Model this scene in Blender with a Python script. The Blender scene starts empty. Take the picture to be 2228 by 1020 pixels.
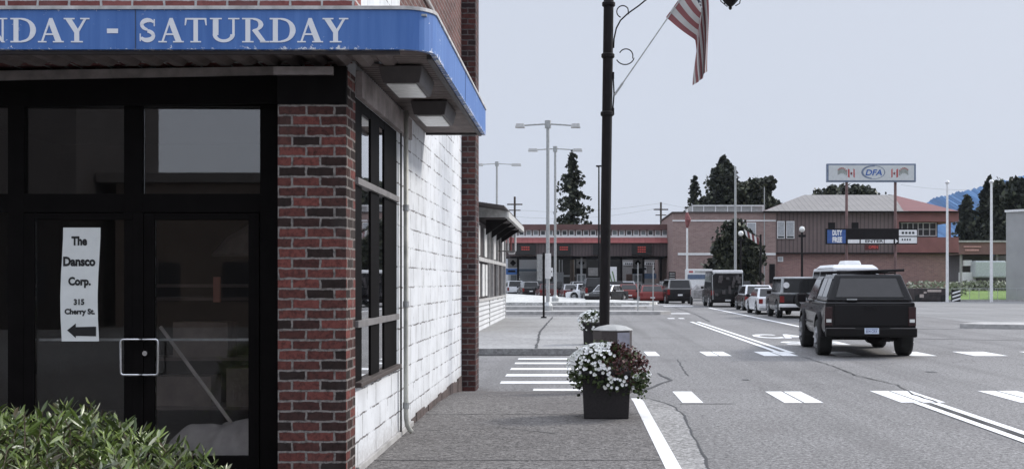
import bpy, math, random
from mathutils import Vector, Matrix
R = math.radians
rnd = random.Random(7)

# ------------------------------------------------------------ camera, world, sun, exposure
scene = bpy.context.scene
F, CX, HY, CH = 2500.0, 1253.0, 613.0, 1.67        # focal length and horizon in photo pixels, eye height
cam_d = bpy.data.cameras.new('camera'); cam = bpy.data.objects.new('camera', cam_d)
scene.collection.objects.link(cam); scene.camera = cam
cam.location = (0, 0, CH); cam.rotation_euler = (R(90), 0, 0)
cam_d.sensor_width = 36; cam_d.lens = 36 * F / 2228
cam_d.shift_x = (1114 - CX) / 2228; cam_d.shift_y = (HY - 510) / 2228
cam_d.clip_start = 0.1; cam_d.clip_end = 20000

SUN_DIR = Vector((0.74, 0.40, 0.56)).normalized()
world = bpy.data.worlds.new('World'); scene.world = world; world.use_nodes = True
nt = world.node_tree; nt.nodes.clear()
sky = nt.nodes.new('ShaderNodeTexSky'); sky.sky_type = 'NISHITA'; sky.sun_disc = False
sky.sun_elevation = math.asin(SUN_DIR.z); sky.sun_rotation = math.atan2(SUN_DIR.x, SUN_DIR.y)
sky.dust_density = 6; sky.air_density = 1.0
sc_ = nt.nodes.new('ShaderNodeVectorMath'); sc_.operation = 'SCALE'; sc_.inputs[3].default_value = 0.10
mx = nt.nodes.new('ShaderNodeMix'); mx.data_type = 'RGBA'; mx.inputs[0].default_value = 0.93
mx.inputs[7].default_value = (0.67, 0.72, 0.83, 1)
bg = nt.nodes.new('ShaderNodeBackground'); bg.inputs[1].default_value = 1.0
ow = nt.nodes.new('ShaderNodeOutputWorld')
nt.links.new(sky.outputs[0], sc_.inputs[0]); nt.links.new(sc_.outputs[0], mx.inputs[6])
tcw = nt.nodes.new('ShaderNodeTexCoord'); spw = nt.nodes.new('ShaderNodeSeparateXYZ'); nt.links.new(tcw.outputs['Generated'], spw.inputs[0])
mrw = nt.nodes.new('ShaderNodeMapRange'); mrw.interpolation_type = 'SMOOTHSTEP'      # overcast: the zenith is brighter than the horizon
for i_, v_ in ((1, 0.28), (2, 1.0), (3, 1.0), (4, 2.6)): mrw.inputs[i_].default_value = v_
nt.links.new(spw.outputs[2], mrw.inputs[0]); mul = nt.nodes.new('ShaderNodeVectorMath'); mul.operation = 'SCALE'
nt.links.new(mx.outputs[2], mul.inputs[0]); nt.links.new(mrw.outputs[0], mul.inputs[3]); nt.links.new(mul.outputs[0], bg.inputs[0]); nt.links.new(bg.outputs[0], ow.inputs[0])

sl = bpy.data.lights.new('sun', 'SUN'); sl.energy = 2.7; sl.angle = R(11); sl.color = (1, 0.96, 0.9)
so = bpy.data.objects.new('sun', sl); scene.collection.objects.link(so)
so.rotation_euler = SUN_DIR.to_track_quat('Z', 'Y').to_euler(); so.location = (20, 10, 30)
scene.view_settings.view_transform = 'Standard'; scene.view_settings.look = 'None'
scene.view_settings.exposure = 0.0; scene.view_settings.gamma = 1
scene.cycles.max_bounces = 7

# ------------------------------------------------------------ helpers
C = scene.collection
def X(px, D): return (px - CX) * D / F
def Z(py, D): return CH - (py - HY) * D / F
def gd(py, z=0.0): return (CH - z) * F / (py - HY)      # distance of a ground row

def tag(o, label=None, cat=None, group=None, kind=None):
    if label: o['label'] = label
    if cat: o['category'] = cat
    if group: o['group'] = group
    if kind: o['kind'] = kind
    return o
def thing(name, label, cat, loc=(0, 0, 0), group=None):
    o = bpy.data.objects.new(name, None); C.objects.link(o); o.location = loc
    o.empty_display_size = 0.2
    return tag(o, label, cat, group)
def origin(p):
    v = Vector((0, 0, 0))
    while p is not None: v += p.location; p = p.parent
    return v

class MB:
    def __init__(s): s.v = []; s.f = []; s.m = []; s.mi = 0
    def add(s, vs, fs, mi=None):
        b = len(s.v); s.v += [tuple(v) for v in vs]
        for f in fs: s.f.append(tuple(i + b for i in f)); s.m.append(s.mi if mi is None else mi)
        return s
    def box(s, x0, x1, y0, y1, z0, z1, mi=None):
        if x1 < x0: x0, x1 = x1, x0
        if y1 < y0: y0, y1 = y1, y0
        if z1 < z0: z0, z1 = z1, z0
        vs = [(x0,y0,z0),(x1,y0,z0),(x1,y1,z0),(x0,y1,z0),(x0,y0,z1),(x1,y0,z1),(x1,y1,z1),(x0,y1,z1)]
        return s.add(vs, [(0,3,2,1),(4,5,6,7),(0,1,5,4),(1,2,6,5),(2,3,7,6),(3,0,4,7)], mi)
    def frus(s, b, t, z0, z1, mi=None):      # b,t = (x0,x1,y0,y1)
        vs = [(b[0],b[2],z0),(b[1],b[2],z0),(b[1],b[3],z0),(b[0],b[3],z0),(t[0],t[2],z1),(t[1],t[2],z1),(t[1],t[3],z1),(t[0],t[3],z1)]
        return s.add(vs, [(0,3,2,1),(4,5,6,7),(0,1,5,4),(1,2,6,5),(2,3,7,6),(3,0,4,7)], mi)
    def prism(s, pts, vec, mi=None):          # pts planar 3-D outline, extruded by vec
        n = len(pts); vec = Vector(vec)
        vs = [Vector(p) for p in pts] + [Vector(p) + vec for p in pts]
        fs = [tuple(range(n))[::-1], tuple(range(n, 2*n))] + [(i, (i+1) % n, (i+1) % n + n, i + n) for i in range(n)]
        return s.add(vs, fs, mi)
    def tube(s, pts, r, n=8, mi=None, cap=True):
        pts = [Vector(p) for p in pts]; rs = r if isinstance(r, (list, tuple)) else [r] * len(pts)
        rings = []; up = None
        for i, p in enumerate(pts):
            a = pts[max(i-1, 0)]; b = pts[min(i+1, len(pts)-1)]; t = (b - a).normalized()
            if up is None: up = Vector((0,0,1)) if abs(t.z) < 0.9 else Vector((1,0,0))
            sx = t.cross(up); sx = sx.normalized() if sx.length > 1e-6 else Vector((1,0,0)); up = sx.cross(t).normalized()
            rings.append([p + (sx * math.cos(2*math.pi*k/n) + up * math.sin(2*math.pi*k/n)) * rs[i] for k in range(n)])
        vs = [v for rg in rings for v in rg]; fs = []
        for i in range(len(pts)-1):
            for k in range(n): fs.append((i*n+k, i*n+(k+1) % n, (i+1)*n+(k+1) % n, (i+1)*n+k))
        if cap: fs += [tuple(range(n))[::-1], tuple((len(pts)-1)*n + k for k in range(n))]
        return s.add(vs, fs, mi)
    def lathe(s, c, prof, n=24, mi=None, rot=0):
        vs = []; fs = []
        for r, z in prof:
            for k in range(n):
                a = 2*math.pi*k/n + rot; vs.append((c[0]+r*math.cos(a), c[1]+r*math.sin(a), c[2]+z))
        for i in range(len(prof)-1):
            for k in range(n): fs.append((i*n+k, i*n+(k+1) % n, (i+1)*n+(k+1) % n, (i+1)*n+k))
        fs += [tuple(range(n))[::-1], tuple((len(prof)-1)*n+k for k in range(n))]
        return s.add(vs, fs, mi)
    def quad(s, *p, mi=None): return s.add(p, [tuple(range(len(p)))], mi)
    def build(s, name, mat, parent=None, bevel=0, smooth=False, loc=None, world=True):
        me = bpy.data.meshes.new(name)
        off = Vector(loc) if loc is not None and parent is None else Vector((0,0,0))
        if parent is not None and world: off = origin(parent)
        me.from_pydata([tuple(Vector(v) - off) for v in s.v], [], s.f)
        for m in (mat if isinstance(mat, (list, tuple)) else [mat]): me.materials.append(m)
        me.polygons.foreach_set('material_index', s.m)
        if smooth: me.polygons.foreach_set('use_smooth', [True]*len(s.f))
        me.update()
        o = bpy.data.objects.new(name, me); C.objects.link(o)
        if parent is not None: o.parent = parent
        elif loc is not None: o.location = loc
        if bevel:
            b = o.modifiers.new('bevel', 'BEVEL'); b.width = bevel; b.segments = 2; b.limit_method = 'ANGLE'; b.angle_limit = R(35)
        return o
def split_build(mb, name, mat, parent, **k):
    """one object per connected piece"""
    par = list(range(len(mb.v)))
    def find(i):
        while par[i] != i: par[i] = par[par[i]]; i = par[i]
        return i
    for f in mb.f:
        for i in f[1:]: par[find(i)] = find(f[0])
    groups = {}
    for fi, f in enumerate(mb.f): groups.setdefault(find(f[0]), []).append(fi)
    out = []
    for fl in groups.values():
        q = MB(); ids = {}
        for fi in fl:
            ff = []
            for i in mb.f[fi]:
                if i not in ids: ids[i] = len(q.v); q.v.append(mb.v[i])
                ff.append(ids[i])
            q.f.append(tuple(ff)); q.m.append(mb.m[fi])
        out.append(q.build(name, mat, parent, **k))
    return out
def one(mb, name, mat, label, cat, loc=(0,0,0), group=None, **k):
    return tag(mb.build(name, mat, None, loc=loc, **k), label, cat, group)
def struct(mb, name, mat, **k): return tag(mb.build(name, mat, **k), kind='structure')
def copy_tree(o, parent=None):
    c = o.copy(); C.objects.link(c); c.parent = parent
    for ch in list(o.children): copy_tree(ch, c)
    return c

def text_mb(txt, w, h, depth=0.002, bold=0.0, plane='xz', mirror=False):
    """flat text as mesh vertices in the box 0..w, 0..h"""
    cu = bpy.data.curves.new('t', 'FONT'); cu.body = txt; cu.offset = bold; cu.resolution_u = 3
    ob = bpy.data.objects.new('t', cu); C.objects.link(ob)
    me = bpy.data.meshes.new_from_object(ob)
    vs = [v.co.copy() for v in me.vertices]; fs = [tuple(p.vertices) for p in me.polygons]
    bpy.data.objects.remove(ob); bpy.data.curves.remove(cu); bpy.data.meshes.remove(me)
    x0 = min(v.x for v in vs); x1 = max(v.x for v in vs); y0 = min(v.y for v in vs); y1 = max(v.y for v in vs)
    return [((v.x-x0)/(x1-x0)*w, (v.y-y0)/(y1-y0)*h) for v in vs], fs
def add_text(mb, txt, x0, x1, z0, z1, y, bold=0.02, mi=None):   # facing -Y
    vs, fs = text_mb(txt, x1-x0, z1-z0, bold=bold)
    mb.add([(x0+a, y, z0+b) for a, b in vs], fs, mi)

# ------------------------------------------------------------ materials
_m = {}
def base_mat(name):
    m = bpy.data.materials.new(name); m.use_nodes = True; n = m.node_tree.nodes; return m, n, m.node_tree.links, n['Principled BSDF']
def mixc(n, l, fac, a, b):
    x = n.new('ShaderNodeMix'); x.data_type = 'RGBA'
    if isinstance(fac, (int, float)): x.inputs[0].default_value = fac
    else: l.new(fac, x.inputs[0])
    for i, c in ((6, a), (7, b)):
        if isinstance(c, (tuple, list)): x.inputs[i].default_value = (*c[:3], 1)
        else: l.new(c, x.inputs[i])
    return x.outputs[2]
def math_(n, l, op, a, b=None, clamp=False):
    x = n.new('ShaderNodeMath'); x.operation = op; x.use_clamp = clamp
    for i, c in ((0, a), (1, b)):
        if c is None: continue
        if isinstance(c, (int, float)): x.inputs[i].default_value = c
        else: l.new(c, x.inputs[i])
    return x.outputs[0]
def noise(n, l, vec, scale, detail=4, rough=0.6):
    x = n.new('ShaderNodeTexNoise'); x.inputs['Scale'].default_value = scale; x.inputs['Detail'].default_value = detail
    x.inputs['Roughness'].default_value = rough; l.new(vec, x.inputs['Vector']); return x.outputs['Fac']
def ramp(n, l, fac, a, b):
    x = n.new('ShaderNodeMapRange'); x.inputs[1].default_value = a; x.inputs[2].default_value = b; l.new(fac, x.inputs[0]); return x.outputs[0]
def pos(n): return n.new('ShaderNodeNewGeometry').outputs['Position']
def bump(n, l, P, h, strength=0.3, dist=0.01):
    b = n.new('ShaderNodeBump'); b.inputs['Strength'].default_value = strength; b.inputs['Distance'].default_value = dist
    l.new(h, b.inputs['Height']); l.new(b.outputs[0], P.inputs['Normal'])

def plain(name, col, rough=0.6, metal=0.0, var=0.25, scale=6, bmp=0.0, spec=0.5, coat=0.0, emit=None):
    if name in _m: return _m[name]
    m, n, l, P = base_mat(name); tc = n.new('ShaderNodeTexCoord').outputs['Object']
    f = noise(n, l, tc, scale, 5)
    d = tuple(c*(1-var) for c in col); u = tuple(min(1, c*(1+var*0.6)) for c in col)
    l.new(mixc(n, l, ramp(n, l, f, 0.3, 0.7), d, u), P.inputs['Base Color'])
    P.inputs['Roughness'].default_value = rough; P.inputs['Metallic'].default_value = metal
    P.inputs['Specular IOR Level'].default_value = spec; P.inputs['Coat Weight'].default_value = coat
    if bmp: bump(n, l, P, noise(n, l, tc, scale*6, 3), bmp)
    if emit:
        P.inputs['Emission Color'].default_value = (*col, 1); P.inputs['Emission Strength'].default_value = emit
    _m[name] = m; return m

def wall_uv(n, l):
    """u runs along the wall, v is height: works for walls facing x or y"""
    g = n.new('ShaderNodeNewGeometry'); sp = n.new('ShaderNodeSeparateXYZ'); sn = n.new('ShaderNodeSeparateXYZ')
    l.new(g.outputs['Position'], sp.inputs[0]); l.new(g.outputs['True Normal'], sn.inputs[0])
    k = math_(n, l, 'GREATER_THAN', math_(n, l, 'ABSOLUTE', sn.outputs[0]), 0.6)
    mxf = n.new('ShaderNodeMix'); mxf.data_type = 'FLOAT'; l.new(k, mxf.inputs[0]); l.new(sp.outputs[0], mxf.inputs[2]); l.new(sp.outputs[1], mxf.inputs[3])
    cb = n.new('ShaderNodeCombineXYZ'); l.new(mxf.outputs[0], cb.inputs[0]); l.new(sp.outputs[2], cb.inputs[1])
    return cb.outputs[0], g.outputs['Position'], sp
def brick_mat(name, c1, c2, mortar, bw=0.235, bh=0.0815, ms=0.0105, bias=0.0, dirt=0.5, bmp=0.8):
    if name in _m: return _m[name]
    m, n, l, P = base_mat(name); uv, ps, sp = wall_uv(n, l)
    nz = n.new('ShaderNodeTexNoise'); nz.inputs['Scale'].default_value = 17; nz.inputs['Detail'].default_value = 4; l.new(ps, nz.inputs[0])
    wob = n.new('ShaderNodeVectorMath'); wob.operation = 'MULTIPLY_ADD'; l.new(nz.outputs['Color'], wob.inputs[0]); wob.inputs[1].default_value = (0.022, 0.020, 0); l.new(uv, wob.inputs[2])
    b = n.new('ShaderNodeTexBrick'); l.new(wob.outputs[0], b.inputs['Vector']); b.inputs['Scale'].default_value = 1
    b.inputs['Brick Width'].default_value = bw; b.inputs['Row Height'].default_value = bh; b.inputs['Mortar Size'].default_value = ms
    b.inputs['Mortar Smooth'].default_value = 0.25; b.inputs['Bias'].default_value = bias
    b.inputs['Color1'].default_value = (*c1, 1); b.inputs['Color2'].default_value = (*c2, 1); b.inputs['Mortar'].default_value = (*mortar, 1)
    f = noise(n, l, ps, 24, 6, 0.75); f2 = noise(n, l, ps, 1.3, 4)
    col = mixc(n, l, math_(n, l, 'MULTIPLY', ramp(n, l, f, 0.45, 0.75), dirt), b.outputs['Color'], tuple(c*0.3 for c in c2))
    col = mixc(n, l, math_(n, l, 'MULTIPLY', ramp(n, l, f2, 0.5, 0.8), 0.35), col, tuple(c*0.5 for c in mortar))
    l.new(col, P.inputs['Base Color']); P.inputs['Roughness'].default_value = 0.85; P.inputs['Specular IOR Level'].default_value = 0.25
    h = math_(n, l, 'ADD', math_(n, l, 'MULTIPLY', b.outputs['Fac'], -1.0), math_(n, l, 'MULTIPLY', f, 0.5))
    bump(n, l, P, h, bmp, 0.012)
    _m[name] = m; return m
def cmu_mat():
    m, n, l, P = base_mat('white painted block'); uv, ps, sp = wall_uv(n, l)
    nz = n.new('ShaderNodeTexNoise'); nz.inputs['Scale'].default_value = 9; l.new(ps, nz.inputs[0])
    wob = n.new('ShaderNodeVectorMath'); wob.operation = 'MULTIPLY_ADD'; l.new(nz.outputs['Color'], wob.inputs[0]); wob.inputs[1].default_value = (0.045, 0.035, 0); l.new(uv, wob.inputs[2])
    b = n.new('ShaderNodeTexBrick'); l.new(wob.outputs[0], b.inputs['Vector']); b.inputs['Scale'].default_value = 1
    b.inputs['Brick Width'].default_value = 0.42; b.inputs['Row Height'].default_value = 0.204; b.inputs['Mortar Size'].default_value = 0.008
    b.inputs['Mortar Smooth'].default_value = 0.1
    f = noise(n, l, ps, 3.2, 4); fine = noise(n, l, ps, 26, 5, 0.7)
    worn = math_(n, l, 'MULTIPLY', b.outputs['Fac'], ramp(n, l, math_(n, l, 'ADD', math_(n, l, 'MULTIPLY', f, 0.6), math_(n, l, 'MULTIPLY', fine, 0.4)), 0.44, 0.53))
    worn = math_(n, l, 'MULTIPLY', worn, ramp(n, l, noise(n, l, ps, 1.4, 3), 0.36, 0.46))
    base = mixc(n, l, ramp(n, l, f, 0.40, 0.75), (0.74, 0.76, 0.79), (0.60, 0.615, 0.64))
    low = ramp(n, l, math_(n, l, 'ADD', sp.outputs[2], math_(n, l, 'MULTIPLY', fine, 0.5)), 0.62, 0.42)   # splash dirt at the foot
    base = mixc(n, l, math_(n, l, 'MULTIPLY', low, 0.55), base, (0.30, 0.28, 0.26))
    msd = n.new('ShaderNodeMapping'); msd.inputs['Scale'].default_value = (5, 5, 0.5); l.new(ps, msd.inputs[0])
    drip = noise(n, l, msd.outputs[0], 1.0, 5, 0.65)
    base = mixc(n, l, math_(n, l, 'MULTIPLY', ramp(n, l, drip, 0.55, 0.75), 0.40), base, (0.40, 0.39, 0.37))
    l.new(mixc(n, l, worn, base, (0.13, 0.12, 0.12)), P.inputs['Base Color']); P.inputs['Roughness'].default_value = 0.7
    h = math_(n, l, 'ADD', math_(n, l, 'MULTIPLY', b.outputs['Fac'], -1), math_(n, l, 'MULTIPLY', fine, 0.4)); bump(n, l, P, h, 0.5, 0.01)
    return m
def ground_mat(name, dark, light, speck=0.35, fine=70, big=0.35, rough=0.85, stain=None, cracks=False):
    m, n, l, P = base_mat(name); ps = pos(n)
    v = n.new('ShaderNodeTexVoronoi'); v.inputs['Scale'].default_value = fine; l.new(ps, v.inputs[0])
    f = noise(n, l, ps, fine*0.6, 4, 0.75); f2 = noise(n, l, ps, 1.1, 5); f3 = noise(n, l, ps, big, 4)
    col = mixc(n, l, ramp(n, l, f3, 0.35, 0.68), dark, light)
    cs = noise(n, l, ps, fine*0.27, 3, 0.8)
    col = mixc(n, l, math_(n, l, 'MULTIPLY', ramp(n, l, cs, 0.52, 0.66), speck*.8), col, tuple(min(1, c*1.7) for c in light))
    col = mixc(n, l, math_(n, l, 'MULTIPLY', ramp(n, l, cs, 0.47, 0.34), speck*1.1), col, tuple(c*0.4 for c in dark))
    col = mixc(n, l, math_(n, l, 'MULTIPLY', ramp(n, l, f, 0.5, 0.72), speck), col, tuple(min(1, c*2.0) for c in light))
    col = mixc(n, l, math_(n, l, 'MULTIPLY', ramp(n, l, f, 0.46, 0.30), speck*1.3), col, tuple(c*0.35 for c in dark))
    if cracks:
        ml = n.new('ShaderNodeMapping'); ml.inputs['Scale'].default_value = (1.1, 0.035, 1); l.new(ps, ml.inputs[0])
        lane = noise(n, l, ml.outputs[0], 1.0, 4, 0.6)
        col = mixc(n, l, math_(n, l, 'MULTIPLY', ramp(n, l, lane, 0.48, 0.66), 0.38), col, tuple(c*0.55 for c in dark))
    if stain: col = mixc(n, l, math_(n, l, 'MULTIPLY', ramp(n, l, f2, 0.52, 0.75), 0.5), col, stain)
    if cracks:
        mp = n.new('ShaderNodeMapping'); mp.inputs['Scale'].default_value = (0.16, 0.1, 1); l.new(ps, mp.inputs[0])
        nz = n.new('ShaderNodeTexNoise'); nz.inputs['Scale'].default_value = 0.8; nz.inputs['Detail'].default_value = 6; l.new(ps, nz.inputs[0])
        ad = n.new('ShaderNodeVectorMath'); ad.operation = 'MULTIPLY_ADD'; l.new(nz.outputs['Color'], ad.inputs[0]); ad.inputs[1].default_value = (0.5, 0.5, 0); l.new(mp.outputs[0], ad.inputs[2])
        vo = n.new('ShaderNodeTexVoronoi'); vo.feature = 'DISTANCE_TO_EDGE'; vo.inputs['Scale'].default_value = 1.0; l.new(ad.outputs[0], vo.inputs[0])
        ck = ramp(n, l, vo.outputs['Distance'], 0.006, 0.001)
        col = mixc(n, l, math_(n, l, 'MULTIPLY', ck, 0.3), col, tuple(c*0.3 for c in dark))
    l.new(col, P.inputs['Base Color']); P.inputs['Roughness'].default_value = rough; P.inputs['Specular IOR Level'].default_value = 0.35
    bump(n, l, P, math_(n, l, 'ADD', v.outputs['Distance'], f), 0.55, 0.008)
    _m[name] = m; return m
def paint_mat(name, col, under, lo=0.36, hi=0.44):
    m, n, l, P = base_mat(name); ps = pos(n); f = noise(n, l, ps, 11, 8, 0.75); g = noise(n, l, ps, 90, 3)
    k = ramp(n, l, math_(n, l, 'ADD', math_(n, l, 'MULTIPLY', f, 0.75), math_(n, l, 'MULTIPLY', g, 0.25)), lo, hi)
    l.new(mixc(n, l, k, under, col), P.inputs['Base Color']); P.inputs['Roughness'].default_value = 0.7
    bump(n, l, P, g, 0.3, 0.004); return m
def glass_mat(name, tint=(0.75, 0.8, 0.82), spec_rough=0.02, trans=0.8, dark=(0.01, 0.01, 0.012), refl=1.8):
    m = bpy.data.materials.new(name); m.use_nodes = True; n = m.node_tree.nodes; l = m.node_tree.links; n.clear()
    o = n.new('ShaderNodeOutputMaterial'); tr = n.new('ShaderNodeBsdfTransparent'); tr.inputs[0].default_value = (*tint, 1)
    gl = n.new('ShaderNodeBsdfGlossy'); gl.inputs[0].default_value = (1, 1, 1, 1); gl.inputs['Roughness'].default_value = spec_rough
    df = n.new('ShaderNodeBsdfDiffuse'); df.inputs[0].default_value = (*dark, 1)
    fr = n.new('ShaderNodeFresnel'); fr.inputs[0].default_value = 1.55
    fm = math_(n, l, 'MULTIPLY', fr.outputs[0], refl, True)
    m1 = n.new('ShaderNodeMixShader'); m1.inputs[0].default_value = trans; l.new(df.outputs[0], m1.inputs[1]); l.new(tr.outputs[0], m1.inputs[2])
    m2 = n.new('ShaderNodeMixShader'); l.new(fm, m2.inputs[0]); l.new(m1.outputs[0], m2.inputs[1]); l.new(gl.outputs[0], m2.inputs[2])
    l.new(m2.outputs[0], o.inputs[0]); return m
def leaf_mat(name, cols, rough=0.45, scale=3.0):
    if name in _m: return _m[name]
    m, n, l, P = base_mat(name); g = n.new('ShaderNodeNewGeometry'); f = noise(n, l, g.outputs['Position'], scale, 3)
    r = n.new('ShaderNodeValToRGB'); e = r.color_ramp.elements
    while len(e) < len(cols): e.new(0.5)
    for i, c in enumerate(cols): e[i].position = i/(len(cols)-1); e[i].color = (*c, 1)
    a = math_(n, l, 'ADD', math_(n, l, 'MULTIPLY', g.outputs['Random Per Island'], 0.75), math_(n, l, 'MULTIPLY', ramp(n, l, f, 0.3, 0.7), 0.25))
    l.new(a, r.inputs[0]); l.new(r.outputs[0], P.inputs['Base Color']); P.inputs['Roughness'].default_value = rough
    P.inputs['Specular IOR Level'].default_value = 0.4
    _m[name] = m; return m
def ribbed(name, col, axis=0, pitch=0.3, rough=0.5, dark=0.35):
    m, n, l, P = base_mat(name); sp = n.new('ShaderNodeSeparateXYZ'); l.new(pos(n), sp.inputs[0])
    t = math_(n, l, 'FRACT', math_(n, l, 'MULTIPLY', sp.outputs[axis], 1/pitch))
    k = ramp(n, l, math_(n, l, 'ABSOLUTE', math_(n, l, 'SUBTRACT', t, 0.5)), 0.30, 0.42)
    f = noise(n, l, pos(n), 0.7, 5)
    c = mixc(n, l, ramp(n, l, f, 0.3, 0.7), tuple(x*0.8 for x in col), col)
    l.new(mixc(n, l, math_(n, l, 'MULTIPLY', k, 1-dark), c, tuple(x*dark for x in col)), P.inputs['Base Color']); P.inputs['Roughness'].default_value = rough
    bump(n, l, P, k, 0.6, 0.03); return m

M_brick = brick_mat('red and dark brick', (0.25, 0.078, 0.066), (0.032, 0.021, 0.019), (0.27, 0.245, 0.23), bw=0.215, bh=0.0775, ms=0.0095, dirt=1.0, bias=0.2, bmp=1.0)
M_brick_red = brick_mat('red brick upper', (0.30, 0.11, 0.10), (0.16, 0.05, 0.048), (0.55, 0.54, 0.53), bw=0.25, dirt=0.4)
M_brick_side = brick_mat('weathered side brick', (0.19, 0.085, 0.075), (0.10, 0.05, 0.045), (0.24, 0.21, 0.20), dirt=0.5)
M_brick_dark = brick_mat('dark pilaster brick', (0.12, 0.045, 0.04), (0.035, 0.024, 0.026), (0.14, 0.13, 0.13), dirt=0.6)
M_cmu = cmu_mat()
M_asph = ground_mat('old asphalt', (0.15, 0.145, 0.143), (0.215, 0.21, 0.208), 0.95, 60, 0.18, 0.8, (0.14, 0.13, 0.13), True)
M_walk = ground_mat('gravelly pavement', (0.105, 0.097, 0.094), (0.155, 0.147, 0.142), 1.0, 65, 0.5, 0.85, (0.11, 0.10, 0.098))
M_patch = ground_mat('coarse gutter concrete', (0.20, 0.195, 0.19), (0.29, 0.285, 0.28), 0.75, 42, 0.8, 0.85)
M_lot = ground_mat('pale lot concrete', (0.19, 0.187, 0.185), (0.26, 0.257, 0.255), 0.3, 30, 0.15, 0.85, (0.2, 0.2, 0.2), True)
M_pale = ground_mat('pale dry verge', (0.42, 0.42, 0.40), (0.62, 0.62, 0.60), 0.5, 8, 0.6, 0.9, (0.25, 0.24, 0.22))
M_grass = ground_mat('lawn green', (0.09, 0.15, 0.035), (0.16, 0.25, 0.06), 0.6, 12, 0.4, 0.9)
M_white_line = paint_mat('white road paint', (0.80, 0.80, 0.80), (0.24, 0.24, 0.24))
M_curb = paint_mat('white kerb paint', (0.80, 0.80, 0.80), (0.30, 0.29, 0.28), 0.34, 0.42)
M_conc = plain('concrete', (0.42, 0.41, 0.40), 0.85, var=0.3, scale=3, bmp=0.3)
M_black = plain('black metal', (0.014, 0.012, 0.013), 0.55, 0.0, spec=0.15)
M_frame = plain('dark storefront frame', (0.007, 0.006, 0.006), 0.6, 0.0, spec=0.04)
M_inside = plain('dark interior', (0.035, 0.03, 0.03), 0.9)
M_mull = plain('grey window rail', (0.20, 0.19, 0.19), 0.6)
M_white = plain('white paint', (0.78, 0.78, 0.78), 0.5, var=0.12)
M_chrome = plain('brushed chrome', (0.75, 0.75, 0.76), 0.22, 1.0, var=0.1)
M_galv = plain('galvanised steel', (0.42, 0.43, 0.43), 0.5, 0.5, var=0.3, scale=12)
M_tar = plain('tar', (0.035, 0.034, 0.034), 0.6)
M_rub = plain('tyre rubber', (0.018, 0.018, 0.018), 0.8)
M_glass = glass_mat('window glass')
M_glass_door = glass_mat('grimy door glass', (0.92, 0.92, 0.92), 0.012, 0.95, (0.05, 0.045, 0.04), 0.7)
M_glass_tr = glass_mat('transom glass', (0.9, 0.9, 0.9), 0.012, 0.95, (0.05, 0.045, 0.04), 2.5)
M_cglass = plain('car glass', (0.012, 0.012, 0.013), 0.06, 0.0, var=0.1, spec=0.5)
M_rim = plain('wheel rim', (0.35, 0.35, 0.36), 0.35, 0.8)
M_tail = plain('tail light red', (0.20, 0.015, 0.015), 0.2)
M_lens = plain('clear lens', (0.75, 0.75, 0.72), 0.15)
M_redglow = plain('red signal', (0.45, 0.06, 0.05), 0.3, emit=0.25)

# ------------------------------------------------------------ ground, roads, pavements
g = MB(); g.box(-1400, 2800, -60, 2400, -1.0, -0.02); struct(g, 'ground', ground_mat('far ground', (0.10,0.11,0.07), (0.16,0.17,0.11), 0.3, 3, 0.02))
g = MB(); g.quad((-60,-30,0), (70,-30,0), (70,240,0), (-60,240,0)); struct(g, 'road', M_asph)

def sheet(pts, z): return [(x, y, z) for x, y in pts]
# near pavement: a slab that ramps down to the side street
g = MB()
xs0, xs1 = -9.0, 0.73
prof = [(-12, 0.15), (14.6, 0.15), (16.2, 0.10), (17.45, 0.012)]
for (ya, za), (yb, zb) in zip(prof, prof[1:]):
    g.quad((xs0,ya,za), (xs1,ya,za), (xs1,yb,zb), (xs0,yb,zb))
g.quad((xs1,-12,0), (xs1,17.45,0), (xs1,17.45,0.012), (xs1,16.2,0.10), (xs1,14.6,0.15), (xs1,-12,0.15))
g.quad((xs0,17.45,0), (xs1,17.45,0), (xs1,17.45,0.012), (xs0,17.45,0.012))
struct(g, 'pavement', M_walk)
g = MB(); pts = [(y, z) for y, z in prof[:2]] + [(15.3, 0.12)]
for (ya, za), (yb, zb) in zip(pts, pts[1:]):
    g.add([(xs1+.001,ya,0),(xs1+.13,ya,0),(xs1+.13,ya,za+.004),(xs1+.001,ya,za+.004),(xs1+.001,yb,0),(xs1+.14,yb,0),(xs1+.13,yb,zb+.004),(xs1+.001,yb,zb+.004)],
          [(0,1,2,3),(4,7,6,5),(1,5,6,2),(3,2,6,7),(0,3,7,4)])
struct(g, 'kerb', M_curb)
# expansion joints and cracks in the pavement
g = MB()
def crack(mb, pts, w, z):
    P = [Vector((x, y, 0)) for x, y in pts]
    Q = []
    for a, b in zip(P, P[1:]):
        k = max(2, int((b-a).length/0.25))
        for i in range(k): Q.append(a.lerp(b, i/k) + Vector((rnd.uniform(-1,1), rnd.uniform(-1,1), 0))*0.02)
    Q.append(P[-1]); L = []; Rr = []
    for i, p in enumerate(Q):
        t = (Q[min(i+1,len(Q)-1)] - Q[max(i-1,0)]).normalized(); nn = Vector((-t.y, t.x, 0)); ww = w*rnd.uniform(0.5, 1.4)/2
        zz = z(p.y) if callable(z) else z
        L.append((p.x+nn.x*ww, p.y+nn.y*ww, zz)); Rr.append((p.x-nn.x*ww, p.y-nn.y*ww, zz))
    for i in range(len(Q)-1): mb.quad(L[i], Rr[i], Rr[i+1], L[i+1])
def pave_z(y): return 0.154 if y < 14.6 else (0.154 - (y-14.6)/1.6*0.05 if y < 16.2 else 0.104-(y-16.2)/1.25*0.088)
crack(g, [(-1.72, 13.2), (0.72, 13.25)], 0.02, 0.154); crack(g, [(-1.72, 9.8), (0.72, 9.8)], 0.018, 0.154)
crack(g, [(-1.7, 11.7), (-0.8, 12.0), (-0.2, 11.5)], 0.012, 0.1545)
struct(g, 'pavement_joints', M_tar)
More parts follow.
